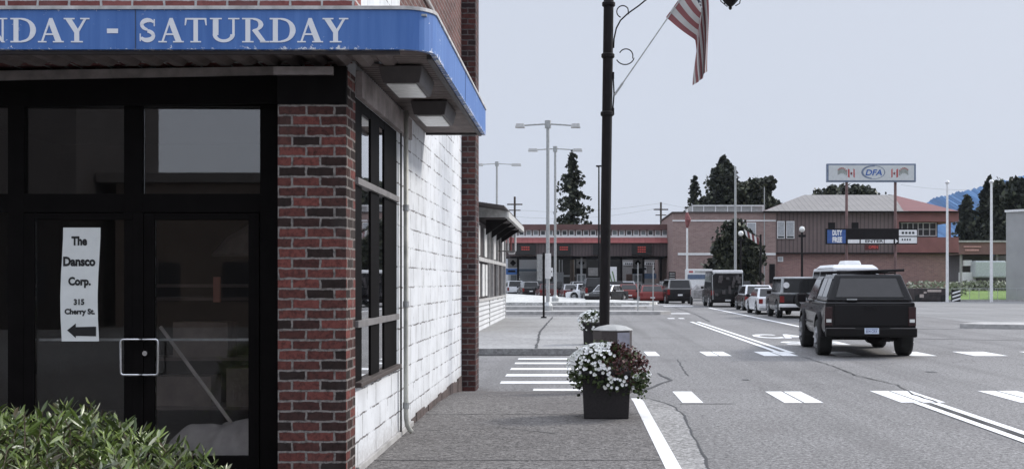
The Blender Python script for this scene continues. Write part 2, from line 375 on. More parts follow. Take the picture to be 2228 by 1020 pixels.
# coarse patch between kerb and asphalt with a tarred edge
edge = [(1.12, -12), (1.16, 8), (1.20, 10.3), (1.27, 12.5), (1.34, 14.3), (1.30, 15.5), (1.15, 16.1), (0.95, 16.5), (0.60, 16.7)]
g = MB(); g.quad(*sheet([(0.862, -12)] + edge[:-1] + [(0.87, 16.45)], 0.006)); struct(g, 'gutter_strip', M_patch)
g = MB(); crack(g, edge, 0.025, 0.011); struct(g, 'gutter_seam', M_tar)
# far pavement across the side street
g = MB(); g.box(-30, 0.74, 26.2, 50, 0.0, 0.15); struct(g, 'far_pavement', ground_mat('far walk', (0.25,0.245,0.24), (0.33,0.325,0.32), 0.35, 30, 0.5))
g = MB(); g.box(0.741, 0.88, 26.2, 30.5, 0.0, 0.154); struct(g, 'far_kerb', M_curb)
g = MB(); crack(g, [(-0.9, 26.3), (-1.1, 35), (-1.0, 49.5)], 0.06, 0.156); crack(g, [(-9, 37), (0.7, 37)], 0.05, 0.157); crack(g, [(-3, 30), (0.7, 30.2)], 0.04, 0.158)
crack(g, [(-30,26.12),(-2,26.12),(-.6,26.1),(.7,26.15)], 0.25, 0.006)
struct(g, 'far_pavement_joints', M_tar)

# road markings
def mark(name, polys, z=0.005, mat=None):
    g = MB()
    for p in polys: g.quad(*sheet(p, z))
    return struct(g, name, mat or M_white_line)
def rect(x0, x1, y0, y1): return [(x0,y0),(x1,y0),(x1,y1),(x0,y1)]
bars = [rect(1.47,1.76,15.85,17.5), rect(2.88,3.13,15.85,17.5), rect(3.16,3.42,15.85,17.5), rect(4.50,4.78,15.9,17.6), rect(4.81,5.12,15.9,17.6),
        rect(6.15,6.42,15.9,17.6), rect(6.46,6.75,15.9,17.6), rect(7.6,8.2,15.9,17.6), rect(9.1,9.7,15.9,17.6)]
mark('near_crosswalk', bars)
bars = [rect(1.62,1.90,25.9,27.5), rect(2.95,3.22,25.9,27.5), rect(3.25,3.52,25.9,27.5), rect(4.25,4.62,25.9,27.5), rect(4.66,5.02,25.9,27.5),
        rect(5.9,6.45,25.9,27.5), rect(7.55,8.15,25.9,27.5), rect(9.0,9.75,25.9,27.5), rect(10.6,11.2,25.9,27.5)]
mark('far_crosswalk', bars)
sd = [rect(-0.95+0.35*(i==0)*1.0, 0.72, y, y+0.40) if i else rect(-0.65, 0.6, y, y+0.3) for i, y in enumerate((17.6, 18.8, 20.35, 21.9, 23.3, 24.7))]
sd = [rect(-0.66,0.66,17.62,17.95)] + [rect(-1.25, 0.70, y, y+w) for y, w in ((18.85,.45),(20.3,.5),(21.8,.48),(23.35,.45),(24.7,.42))]
mark('side_crosswalk', sd)
mark('centre_line', [[(4.62,-10),(4.74,-10),(4.76,15.8),(4.64,15.8)], [(4.86,-10),(4.98,-10),(5.0,15.8),(4.88,15.8)],
                     [(4.72,26.9),(4.86,26.9),(4.88,48),(4.74,48)], [(5.00,26.9),(5.14,26.9),(5.16,48),(5.02,48)]], z=0.0095)
mark('lane_line', [[(8.22,36),(8.40,36),(8.66,74),(8.48,74)]])
mark('stop_marks', [rect(4.9,6.0,60,61.2), rect(4.2,4.5,52,53), rect(4.7,4.95,52,53), rect(6.0,8.0,78,79.5), rect(3.2,5.4,80,81.4), rect(5.2,8.4,84,85)])
g = MB()
for t, x0, x1, y0, y1 in (('CAN', 5.45, 7.9, 34.0, 36.6), ('SN', 5.65, 7.3, 30.4, 32.2)):
    vs, fs = text_mb(t, x1-x0, y1-y0, bold=0.03); g.add([(x0+a, y0+b, 0.006) for a, b in vs], fs)
struct(g, 'lane_lettering', M_white_line)
g = MB()
crack(g, [(5.05,25.6),(5.1,22.6),(5.0,20.4),(5.2,18.6),(5.0,17.0),(5.0,15.9)], 0.03, 0.012)
crack(g, [(4.81,15.6),(4.80,13),(4.82,11),(4.8,8)], 0.05, 0.012)
crack(g, [(9.5,34),(13,32.6),(17,30.5),(22,29)], 0.09, 0.005); crack(g, [(8.8,39.5),(14,41),(20,41.5)], 0.10, 0.005)
crack(g, [(2.0,20.5),(2.1,23),(2.2,24.8)], 0.025, 0.005);  crack(g, [(5.6,48),(6.2,60),(6.4,75)], 0.08, 0.0056)
crack(g, [(0.9,17.2),(1.6,19.5),(1.5,21)], 0.06, 0.0057); crack(g, [(1.4,15.7),(2.2,15.75)], 0.03, 0.0058)
struct(g, 'asphalt_cracks', M_tar)
g = MB()
for x, y, r in ((6.6,21.3,.10),(2.9,19.6,.07)):
    g.quad(*[(x+r*math.cos(a/12*6.283)*rnd.uniform(.6,1.1), y+2*r*math.sin(a/12*6.283)*rnd.uniform(.6,1.1), 0.0065) for a in range(12)])
struct(g, 'oil_stains', plain('oil stain', (0.09,0.088,0.087), 0.6))

# islands and verges beyond the pavement
def island(pts, z, name, mt, front=0.0):
    g = MB(); g.prism(sheet(pts, 0.0), (0,0,z)); return struct(g, name, mt)
island([(-14,58.3),(4.3,58.3),(4.9,59.2),(4.7,60.2),(-14,60.6)], 0.17, 'kerb_island', M_conc)
island([(-14,69.5),(3.6,70.2),(4.4,71),(3.6,71.6),(-14,71.0)], 0.17, 'kerb_island', M_conc)
g = MB(); n0 = [(-16,82,.2),(5.3,82.5,.2),(6.0,84.5,.2),(0,100,.28),(-7.5,127,.38),(-16,135,.38)]
g.quad(*n0)
for a, b in zip(n0, n0[1:]+n0[:1]): g.quad(a, b, (b[0],b[1],0), (a[0],a[1],0))
struct(g, 'verge', M_pale)
island([(13.9,41.6),(14.6,41.0),(22,37.6),(30,34),(32,40),(26,43),(15.2,43.2)], 0.16, 'kerb_island', M_conc)
island([(22.3,56.5),(24,55),(34,50.5),(36,56),(26,59),(23,58.5)], 0.18, 'kerb_island', M_lot)
g = MB(); g.quad((16,45,.005),(70,42,.005),(70,97,.005),(20,97,.005)); struct(g, 'lot', M_lot)
g = MB(); g.quad((28,60,.010),(48,58,.010),(48,68,.010),(31,70,.010),(26,66,.01)); struct(g, 'pale_slab', plain('wet pale slab', (0.50,0.53,0.54), 0.5))
g = MB(); g.quad((31.5,99.5,.05),(75,99.5,.05),(110,152,.6),(47,152,.6)); struct(g, 'lawn', M_grass)
g = MB(); g.box(-3,80,98.9,99.3,0,0.14); struct(g, 'lot_kerb', M_conc)

# ------------------------------------------------------------ leaf clouds
def leafcloud(pts, size, mat, name, parent=None, loc=None, aspect=1.0, seed=1, up=0.0):
    r = random.Random(seed); v = []; f = []
    for p in pts:
        s = size*r.uniform(0.55, 1.25)
        a = Vector((r.gauss(0,1), r.gauss(0,1), r.gauss(0,1)+up)).normalized(); b = Vector((r.gauss(0,1), r.gauss(0,1), r.gauss(0,1)))
        b = (b - a*b.dot(a)).normalized(); c = Vector(p); k = len(v)
        v += [c - b*s*0.5*aspect, c + a*s*0.5, c + b*s*0.5*aspect, c - a*s*0.5]; f.append((k,k+1,k+2,k+3))
    m = MB(); m.add(v, f); return m.build(name, mat, parent, loc=loc)
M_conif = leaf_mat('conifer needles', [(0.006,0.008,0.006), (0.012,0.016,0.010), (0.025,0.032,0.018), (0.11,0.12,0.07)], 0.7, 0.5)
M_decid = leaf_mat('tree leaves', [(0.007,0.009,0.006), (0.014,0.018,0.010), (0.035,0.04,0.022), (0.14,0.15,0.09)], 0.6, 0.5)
M_bark = plain('bark', (0.06,0.045,0.035), 0.9)
def conifer(px, D, ytop, ybase_px, wpx, label, n=60, seed=1, group=None, leaf=0.42, sparse=1.0, crown_from=0.12, name='conifer'):
    x = X(px, D); H = Z(ytop, D); rad = wpx*D/F/2; r = random.Random(seed)
    t = thing(name, label, 'tree', (x, D, 0), group)
    m = MB(); m.tube([(x,D,-0.3),(x,D,H*0.5),(x,D,H*0.98)], [H*0.016+.05, H*0.010+.03, 0.02], 7); m.build('trunk', M_bark, t)
    pts = []
    nb = int(n*4.2); crown_from = .38; rad *= 1.05
    for i in range(nb):
        k = i/nb; z = H*(crown_from + (1-crown_from)*k) ; L = rad*(1-k)**0.72*r.choice((r.uniform(0.35, 0.9), r.uniform(0.7, 1.35))) + 0.2
        a = r.uniform(0, 6.283); steps = max(3, int(L/leaf*3.0*sparse))
        for j in range(steps):
            q = (j+0.6)/steps; dz = -0.28*L*q*q + 0.10*L*q
            for _ in range(2):
                w = 0.20*L*(1-q*0.6)
                pts.append((x+math.cos(a)*L*q+r.gauss(0,w*0.5), D+math.sin(a)*L*q+r.gauss(0,w*0.5), z+dz+r.gauss(0,0.10+0.03*L)))
    for i in range(12): pts.append((x+r.gauss(0,.08), D, H*(1-0.004*i)+r.uniform(0,.5)))
    leafcloud(pts, leaf, M_conif, 'crown', t, seed=seed, aspect=0.7); return t
def broadleaf(px, D, ytop, wpx, label, zlow=2.0, seed=1, group=None, leaf=0.45, nblob=26, per=150, mat=None, name='broadleaf_tree'):
    x = X(px, D); H = Z(ytop, D); rad = wpx*D/F/2; r = random.Random(seed)
    t = thing(name, label, 'tree', (x, D, 0), group)
    m = MB(); m.tube([(x,D,-0.3),(x+.1,D,zlow+.4),(x,D,H*0.8)], [0.28,0.2,0.06], 8)
    zc = (H+zlow)/2; hz = (H-zlow)/2; blobs = []
    for i in range(nblob):
        d = Vector((r.gauss(0,1), r.gauss(0,1), r.gauss(0,1))).normalized()*r.uniform(0.3,0.86)
        c = Vector((x+d.x*rad, D+d.y*rad, zc+d.z*hz)); blobs.append((c, min(rad,hz)*r.uniform(0.16,0.36)))
    for c, b in blobs[:9]: m.tube([(x,D,zlow+0.5), tuple((Vector((x,D,zlow+1.2))+c)/2), tuple(c)], [0.10,0.06,0.02], 5)
    m.build('trunk', M_bark, t); pts = []
    for c, b in blobs:
        for _ in range(per):
            d = Vector((r.gauss(0,1), r.gauss(0,1), r.gauss(0,1))).normalized()*b*r.uniform(0.35,1.12); pts.append(c+d)
    leafcloud(pts, leaf, mat or M_decid, 'crown', t, seed=seed, aspect=0.75); return t

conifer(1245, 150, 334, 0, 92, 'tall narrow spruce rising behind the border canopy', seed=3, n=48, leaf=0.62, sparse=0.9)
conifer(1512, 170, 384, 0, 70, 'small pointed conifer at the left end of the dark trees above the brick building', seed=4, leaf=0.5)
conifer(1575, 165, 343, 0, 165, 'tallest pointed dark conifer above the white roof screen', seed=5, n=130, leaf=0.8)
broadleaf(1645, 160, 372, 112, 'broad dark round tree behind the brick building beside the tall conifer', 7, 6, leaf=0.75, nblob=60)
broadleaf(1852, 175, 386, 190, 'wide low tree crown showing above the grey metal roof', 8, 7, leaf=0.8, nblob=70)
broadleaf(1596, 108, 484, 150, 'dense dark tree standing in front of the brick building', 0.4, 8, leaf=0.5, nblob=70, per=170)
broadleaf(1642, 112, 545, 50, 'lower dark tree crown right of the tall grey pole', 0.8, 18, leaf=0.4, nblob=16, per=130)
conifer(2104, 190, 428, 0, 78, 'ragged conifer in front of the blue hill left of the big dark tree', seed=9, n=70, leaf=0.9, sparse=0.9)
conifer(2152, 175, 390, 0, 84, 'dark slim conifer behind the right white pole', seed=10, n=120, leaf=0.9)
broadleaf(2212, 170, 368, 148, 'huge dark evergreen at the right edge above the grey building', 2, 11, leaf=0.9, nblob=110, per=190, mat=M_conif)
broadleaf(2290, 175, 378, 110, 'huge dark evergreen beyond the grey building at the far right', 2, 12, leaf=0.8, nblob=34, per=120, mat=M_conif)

# hill, real size, far away; its haze blue is painted into the colour
g = MB(); r = random.Random(5)
ridge = [(1560,590),(1700,560),(1850,520),(1960,478),(2000,450),(2034,428),(2060,424),(2085,415),(2110,412),(2150,398),(2230,380),(2400,350),(2700,330),(3300,360)]
rows = []
for i in range(len(ridge)-1):
    for k in range(12):
        t = k/12; px = ridge[i][0]*(1-t)+ridge[i+1][0]*t; py = ridge[i][1]*(1-t)+ridge[i+1][1]*t + r.uniform(-3,3)
        rows.append((X(px,1900), Z(py,1900)))
for j in range(len(rows)-1):
    (xa,za),(xb,zb) = rows[j], rows[j+1]
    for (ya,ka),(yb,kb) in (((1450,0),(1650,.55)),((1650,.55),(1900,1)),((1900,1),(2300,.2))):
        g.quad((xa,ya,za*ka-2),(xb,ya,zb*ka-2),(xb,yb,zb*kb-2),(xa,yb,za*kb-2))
struct(g, 'hills', leaf_mat('hill forest haze blue', [(0.035,0.12,0.27),(0.05,0.16,0.34)], 0.95, 0.01))
for i in range(0):
    pass
# distant wood along the horizon
r = random.Random(12); pts = []
for i in range(5200):
    x = r.uniform(-190, 240); pts.append((x, 330+r.uniform(-12,12), r.uniform(0, 7+2.5*math.sin(x*.05)+2*math.sin(x*.13+1))))
o = leafcloud(pts, 3.2, M_decid, 'distant_wood', seed=13); tag(o, 'dark far-off wood along the horizon behind the buildings', 'wood', kind='stuff')

# ------------------------------------------------------------ corner building
BL = thing('corner_building', 'brick and white block corner shop with a blue canopy over its dark glass doors', 'building', (-5, 9.1, 0))
WX = -1.75
m = MB(); m.box(-2.27, WX, 8.75, 9.115, 0.0, 3.29); m.box(-2.36, WX-.10, 9.1155, 9.42, 0, 3.40); m.build('brick_pier', M_brick, BL)
m = MB(); m.box(-9, WX, 9.1, 9.36, 3.401, 6.5); m.box(WX-.25, WX, 11.42, 17.6, 3.921, 6.5, 1); m.box(WX-.25, WX, 9.361, 11.419, 3.401, 6.5, 2)
m.build('upper_wall', [M_brick_red, M_brick_side, M_cmu], BL)
m = MB(); m.box(WX-.25, WX, 11.42, 17.6, 0, 3.92); m.box(WX-.25, WX, 11.24, 11.4195, 0, 3.40); m.box(WX-.25, WX, 9.421, 11.239, 0, 0.83); m.box(WX-.099, WX, 9.1155, 9.4205, 0, 0.83); m.box(WX-.25, WX, 9.421, 11.239, 3.14, 3.40); m.box(WX-.099, WX, 9.1155, 9.4205, 3.14, 3.40)
m.build('block_wall', M_cmu, BL)
m = MB(); m.box(WX-.2, WX+.215, 17.6, 18.15, -0.02, 7.2); m.build('pilaster', M_brick_dark, BL)
m = MB()
for k in range(16): m.box(WX+.001, WX+rnd.uniform(.008,.02), 12.2+k*.337, 12.2+(k+1)*.337-.004, 0.0, rnd.uniform(.21,.25))
m.box(WX+.001, WX+.03, 9.13, 12.19, 0.0, 0.20, 1)
m.build('foundation', [plain('dark foundation', (0.10,0.075,0.07), 0.9, bmp=0.5, var=0.5), M_conc], BL, bevel=0.006)
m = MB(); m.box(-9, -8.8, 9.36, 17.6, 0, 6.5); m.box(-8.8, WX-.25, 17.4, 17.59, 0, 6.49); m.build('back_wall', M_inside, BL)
m = MB(); m.box(-9.1, WX+.06, 9.0, 18.2, 6.5, 6.62); m.build('roof', M_conc, BL)
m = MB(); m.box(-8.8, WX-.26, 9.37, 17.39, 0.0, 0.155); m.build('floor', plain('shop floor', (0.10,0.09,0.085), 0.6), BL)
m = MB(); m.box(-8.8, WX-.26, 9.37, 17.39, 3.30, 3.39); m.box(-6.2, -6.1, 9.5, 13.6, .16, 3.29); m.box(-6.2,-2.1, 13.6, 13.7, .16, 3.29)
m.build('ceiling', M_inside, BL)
# storefront frame: uprights, rails, head
sy0, sy1 = 9.20, 9.28
m = MB()
for x0, x1 in ((-2.53,-2.361),(-3.62,-3.475),(-4.55,-4.42),(-6.0,-5.85),(-7.5,-7.35),(-9.0,-8.9)): m.box(x0, x1, sy0, sy1, 0.16, 3.18)
m.box(-8.9, -2.361, sy0-.001, sy1-.001, 3.075, 3.185); m.box(-8.9, -2.362, sy0+.002, sy1+.002, 2.225, 2.375); m.box(-8.9,-4.55, sy0+.001, sy1+.001, 0.16, 0.45)
m.build('storefront_frame', M_frame, BL, bevel=0.004)
m = MB(); m.box(-2.29,-1.84,8.70,8.738,3.238,3.298)
m.add([(-9,9.50,3.25),(-2.28,9.03,3.297),(-2.28,9.03,3.362),(-9,9.50,3.345),(-9,9.52,3.25),(-2.28,9.05,3.297),(-2.28,9.05,3.362),(-9,9.52,3.345)],
                [(0,1,2,3),(4,7,6,5),(0,4,5,1),(3,2,6,7),(1,5,6,2)])
m.build('header_beam', plain('dusty steel beam', (0.24,0.21,0.20), 0.7, var=0.4), BL)
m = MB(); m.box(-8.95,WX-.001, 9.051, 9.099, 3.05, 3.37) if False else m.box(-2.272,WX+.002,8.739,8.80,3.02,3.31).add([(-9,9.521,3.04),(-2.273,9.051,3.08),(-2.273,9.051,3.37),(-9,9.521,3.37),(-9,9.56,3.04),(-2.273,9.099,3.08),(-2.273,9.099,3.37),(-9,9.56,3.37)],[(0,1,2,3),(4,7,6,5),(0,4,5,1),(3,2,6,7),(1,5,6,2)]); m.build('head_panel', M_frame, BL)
for (x0,x1) in ((-3.47,-2.535),(-4.42,-3.622),(-5.85,-4.552),(-7.35,-6.001)):
    m = MB(); m.box(x0, x1, 9.236, 9.244, 2.376, 3.074); m.build('transom_window', M_glass_tr, BL)
for (x0,x1) in ((-5.85,-4.552),(-7.35,-6.001)):
    m = MB(); m.box(x0, x1, 9.236, 9.244, 0.451, 2.224); m.build('shop_window', M_glass_door, BL)
def door(x0, x1, hinge_left):
    m = MB(); st = 0.085
    m.box(x0, x0+st, 9.19, 9.235, 0.165, 2.22); m.box(x1-st, x1, 9.19, 9.235, 0.165, 2.22)
    m.box(x0+st, x1-st, 9.191, 9.234, 2.165, 2.219); m.box(x0+st, x1-st, 9.191, 9.234, 0.165, 0.28)
    d = m.build('door', M_frame, BL, bevel=0.003)
    g = MB(); g.box(x0+st+.001, x1-st-.001, 9.208, 9.216, 0.281, 2.164); g.build('door_glass', M_glass_door, d, world=True)
    g = MB(); g.box(x0+st, x1-st, 9.262, 9.285, 1.195, 1.215); g.build('push_bar', M_galv, d, world=True)
    return d
# origin(parent) must include every ancestor: doors carry no own offset
dl = door(-4.415, -3.46, True); dr = door(-3.455, -2.535, False)
def pull(xa, xb, d, side):
    g = MB(); y = 9.13; r = 0.010; z0, z1 = Z(815, y), Z(738, y); k = 0.02
    inner = xb if side < 0 else xa; outer = xa if side < 0 else xb; s = 1 if outer > inner else -1
    P = [(inner, 9.188, z1), (inner, y+.01, z1), (inner+s*.01, y, z1), (outer-s*k, y, z1), (outer-s*k*.3, y, z1-k*.3), (outer, y, z1-k), (outer, y, z0+k), (outer-s*k*.3, y, z0+k*.3), (outer-s*k, y, z0), (inner+s*.01, y, z0), (inner, y+.01, z0), (inner, 9.188, z0)]
    g.tube(P, r, 8); return g.build('pull_handle', M_chrome, d, smooth=True)
pull(X(263,9.13), X(303,9.13), dl, -1); pull(X(309,9.13), X(344,9.13), dr, 1)
g = MB(); cx, cz = X(316,9.18), Z(768,9.18)
g.tube([(cx,9.189,cz),(cx,9.168,cz)], 0.02, 14); g.build('lock', M_chrome, dr)
# side window
W = []
sw = MB(); xw = WX-.04
for y0, y1 in ((9.12,9.42),(9.84,10.26),(10.53,11.235)): sw.box(xw-.02, xw+.035, y0, y1, 0.87, 3.14)
for y0, y1 in ((9.421,9.839),(10.261,10.529)): sw.box(xw-.02, xw+.034, y0, y1, 3.06, 3.139)
wf = sw.build('side_window', M_frame, BL, bevel=0.004)
m = MB(); m.box(xw-.01, xw+.065, 9.12, 11.235, 2.445, 2.50); m.box(xw-.01, xw+.065, 9.12, 11.235, 1.305, 1.36); split_build(m, 'window_rail', M_mull, wf, bevel=0.003)
m = MB(); m.box(xw-.06, WX+.05, 9.12, 11.236, 0.831, 0.87); m.build('window_sill', plain('dark sill', (0.07,0.055,0.05), 0.7), wf, bevel=0.006)
m = MB()
for y0,y1 in ((9.42,9.84),(10.26,10.53)):
    for z0,z1 in ((.87,1.305),(1.36,2.445),(2.5,3.06)): m.box(xw+.016, xw+.024, y0, y1, z0, z1)
split_build(m, 'pane', M_glass, wf)
# side header beam under canopy
m = MB(); m.box(WX+.001, WX+.055, 9.12, 11.9, 3.135, 3.345); m.build('side_beam', plain('weathered wooden beam', (0.30,0.26,0.25), 0.8, var=0.5, scale=4, bmp=0.4), BL, bevel=0.005)
# canopy
ZB, ZT = 3.37, 3.66
path = [(-9.0, 8.41)] + [(-1.28+0.23*math.sin(a*math.pi/16), 8.64-0.23*math.cos(a*math.pi/16)) for a in range(9)] + [(-1.05, 13.36)]
def ribbon(path, z0, z1, th, dx=0.0):
    g = MB(); n = len(path); nn = []
    for i in range(n):
        a = Vector(path[max(i-1,0)]); b = Vector(path[min(i+1,n-1)]); t = (b-a).normalized(); nn.append(Vector((t.y, -t.x)))
    out = [Vector(p)+k*dx for p, k in zip(path, nn)]; inn = [Vector(p)+k*(dx-th) for p, k in zip(path, nn)]
    vs = [(p.x,p.y,z0) for p in out]+[(p.x,p.y,z1) for p in out]+[(p.x,p.y,z0) for p in inn]+[(p.x,p.y,z1) for p in inn]
    fs = []
    for i in range(n-1):
        fs += [(i,i+1,n+i+1,n+i),(2*n+i+1,2*n+i,3*n+i,3*n+i+1),(n+i,n+i+1,3*n+i+1,3*n+i),(i+1,i,2*n+i,2*n+i+1)]
    fs += [(0,n,3*n,2*n),(n-1,3*n-1,4*n-1,2*n-1)]
    return g.add(vs, fs)
def fascia_mat():
    m, n, l, P = base_mat('worn blue fascia'); ps = pos(n); sp = n.new('ShaderNodeSeparateXYZ'); l.new(ps, sp.inputs[0])
    f = noise(n, l, ps, 22, 8, 0.75); big = noise(n, l, ps, 1.6, 4); low = ramp(n, l, sp.outputs[2], 3.415, 3.372)
    top = ramp(n, l, sp.outputs[2], 3.645, 3.66)
    k = math_(n, l, 'ADD', math_(n, l, 'ADD', math_(n, l, 'MULTIPLY', low, 0.13), math_(n, l, 'MULTIPLY', top, 0.06)), math_(n, l, 'ADD', f, math_(n, l, 'MULTIPLY', big, 0.35)))
    k = ramp(n, l, k, 0.825, 0.845)
    st = n.new('ShaderNodeMapping'); st.inputs['Scale'].default_value = (14,14,0.8); l.new(ps, st.inputs[0])
    stk = noise(n, l, st.outputs[0], 1.0, 4)
    blue = mixc(n, l, ramp(n, l, stk, 0.35, 0.7), (0.050,0.145,0.42), (0.085,0.20,0.50))
    l.new(mixc(n, l, k, blue, (0.72,0.74,0.78)), P.inputs['Base Color']); P.inputs['Roughness'].default_value = 0.5
    return m
CN = ribbon(path, ZB, ZT, 0.04).build('canopy', fascia_mat(), BL)
ribbon(path, ZT+.001, ZT+.026, 0.06, 0.012).build('trim', plain('pale flashing', (0.55,0.54,0.53), 0.6, var=0.4), CN)
m = MB(); m.box(-9, -1.10, 8.46, 9.095, 3.625, 3.64); m.box(-1.745, -1.10, 9.096, 13.34, 3.625, 3.64); m.build('canopy_top', M_galv, CN)
m = MB(); m.box(-1.74, -1.06, 13.30, 13.345, ZB, ZT-.01)
m.build('end_panel', plain('canopy end', (0.05,0.045,0.045), 0.6), CN)
# corrugated soffit, real ribs
M_soff = plain('brown soffit metal', (0.20,0.165,0.155), 0.6, var=0.35, scale=5)
m = MB(); x = -8.95
while x < -1.42:
    xb = x+.185; m.add([(x,8.45,3.41),(x+.04,8.45,3.375),(x+.11,8.45,3.375),(x+.15,8.45,3.41),(xb,8.45,3.41),(x,9.09,3.41),(x+.04,9.09,3.375),(x+.11,9.09,3.375),(x+.15,9.09,3.41),(xb,9.09,3.41)],
        [(0,1,6,5),(1,2,7,6),(2,3,8,7),(3,4,9,8)]); x += .185
y = 8.62
m.quad((-1.5,8.45,3.412),(-1.28,8.45,3.412),(-1.10,8.66,3.412),(-1.10,9.12,3.412),(-1.5,9.12,3.412))
while y < 13.25:
    xq = -1.74 if y > 9.09 else -1.40; m.add([(xq,y,3.405),(xq,y+.02,3.39),(xq,y+.05,3.39),(xq,y+.07,3.405),(xq,y+.09,3.405),(-1.09,y,3.405),(-1.09,y+.02,3.39),(-1.09,y+.05,3.39),(-1.09,y+.07,3.405),(-1.09,y+.09,3.405)],
        [(0,5,6,1),(1,6,7,2),(2,7,8,3),(3,8,9,4)]); y += .09
m.build('soffit', M_soff, CN)
m = MB(); m.box(-9,-1.30,8.452,8.50,3.345,3.374); m.box(-1.13,-1.092,8.7,13.29,3.352,3.385); m.build('soffit_edge', plain('dark edge angle', (0.06,0.05,0.05), 0.6), CN)
for y0, y1 in ((9.10,9.80),(10.85,11.60)):
    m = MB(); m.frus((-1.53,-1.24,y0,y1),(-1.56,-1.21,y0-.03,y1+.03),3.245,3.375)
    f = m.build('ceiling_light', plain('dark fixture housing', (0.07,0.06,0.06), 0.5), CN, bevel=0.006) if False else m.build('canopy_light', plain('dark fixture housing', (0.07,0.06,0.06), 0.5), BL, bevel=0.006)
    m = MB(); m.box(-1.505,-1.27,y0+.03,y1-.03,3.232,3.2455); m.build('lamp_lens', plain('milky lens', (0.88,0.88,0.85), 0.3, var=0.2, scale=10), f, bevel=0.008)
m = MB()
for px_ in (295, -120): m.box(X(px_,8.41)-.003, X(px_,8.41)+.003, 8.4065, 8.409, ZB+.002, ZT-.002)
m.box(-1.0505,-1.047,10.9,10.906,ZB+.002,ZT-.002)
split_build(m, 'fascia_seam', plain('dark blue seam', (0.05,0.08,0.16), .6), CN)  # thin dark blue line along each fascia joint
# letters: serif capitals in a unit box, each stroke a thin plate
def letter_strokes(ch):
    S = []; t, h = 0.17, 0.075
    def rc(x0,x1,y0,y1): S.append([(x0,y0),(x1,y0),(x1,y1),(x0,y1)])
    def ring(cx, cy, rx, ry, a0, a1, w0, w1, n=14):
        o = []; i = []
        for k in range(n+1):
            a = a0+(a1-a0)*k/n; w = w0+(w1-w0)*math.sin(math.pi*k/n)
            o.append((cx+rx*math.cos(a), cy+ry*math.sin(a))); i.append((cx+(rx-w)*math.cos(a), cy+(ry-min(w,0.09 if w0<.1 else w)*1.0)*math.sin(a)))
        for k in range(n): S.append([o[k], o[k+1], i[k+1], i[k]])
    if ch == 'N':
        S.append([(.08,1),(.30,1),(.92,.0),(.80,.0)]); rc(.14,.20,.04,.94); rc(.80,.87,.1,.96); rc(0,.33,0,.055); rc(.66,1,.945,1); rc(0,.2,.945,1)
    elif ch == 'D':
        rc(.12,.31,.04,.96); rc(0,.45,0,.06); rc(0,.45,.94,1); ring(.42,.5,.57,.5,-math.pi/2,math.pi/2,.07,.22)
    elif ch == 'A':
        S.append([(.44,1),(.56,1),(.92,.04),(.68,.04),(.42,.76)]); S.append([(.44,1),(.47,.86),(.20,.04),(.12,.04)]); rc(.27,.72,.30,.37); rc(0,.33,0,.055); rc(.58,1,0,.055)
    elif ch == 'Y':
        S.append([(.06,.96),(.30,.96),(.60,.46),(.42,.38)]); S.append([(.78,.96),(.88,.96),(.60,.44),(.52,.50)]); rc(.41,.60,.04,.47); rc(.28,.74,0,.055); rc(0,.42,.945,1); rc(.64,1,.945,1)
    elif ch == 'T':
        rc(.40,.60,.04,.96); rc(.26,.74,0,.055); rc(.04,.96,.93,1); S.append([(0,.70),(.05,.70),(.10,.93),(.02,1)]); S.append([(.95,.70),(1,.70),(.98,1),(.90,.93)])
    elif ch == 'U':
        rc(.10,.29,.30,.96); rc(.76,.84,.30,.96); rc(0,.40,.945,1); rc(.62,1,.945,1); ring(.47,.33,.375,.33,math.pi,2*math.pi,.15,.12)
    elif ch == 'R':
        rc(.12,.30,.04,.96); rc(0,.42,0,.055); rc(0,.45,.945,1); ring(.40,.73,.38,.27,-math.pi/2,math.pi/2,.07,.18); S.append([(.36,.50),(.58,.50),(.88,.04),(.68,.04)]); rc(.66,1,0,.055)
    elif ch == 'S':
        ring(.50,.74,.40,.26,R(20),R(270),.10,.20); ring(.50,.27,.42,.27,R(90),R(-165),.14,.20); rc(.84,.90,.66,.95); rc(.08,.14,.05,.36)
    elif ch == '-': rc(0,1,0,1)
    return S
m = MB(); zc0, zc1 = Z(93,8.41), Z(40,8.41); q = 0
for ch, a, b in (('N',-44,16),('D',23,79),('A',83,139),('Y',139,195),('-',233,257),('S',301,341),('A',345,400),('T',402,450),('U',457,521),('R',527,586),('D',587,644),('A',647,703),('Y',702,758),
                 ('O',-105,-52),('M',-175,-110)):
    xa, xb = X(a,8.41), X(b,8.41); za, zb = (zc0, zc1) if ch != '-' else (Z(73,8.41), Z(63,8.41))
    st = letter_strokes(ch) if ch not in 'OM' else []
    for k, s in enumerate(st):
        y = 8.4095 - 0.0006 - 0.00023*(k % 9)
        m.prism([(xa+u*(xb-xa), 8.4102, za+v*(zb-za)) for u, v in s], (0, y-8.4102-0.002, 0))
m.build('lettering', paint_mat('sign white', (0.82,0.83,0.86), (0.30,0.40,0.62), 0.24, 0.30), CN)
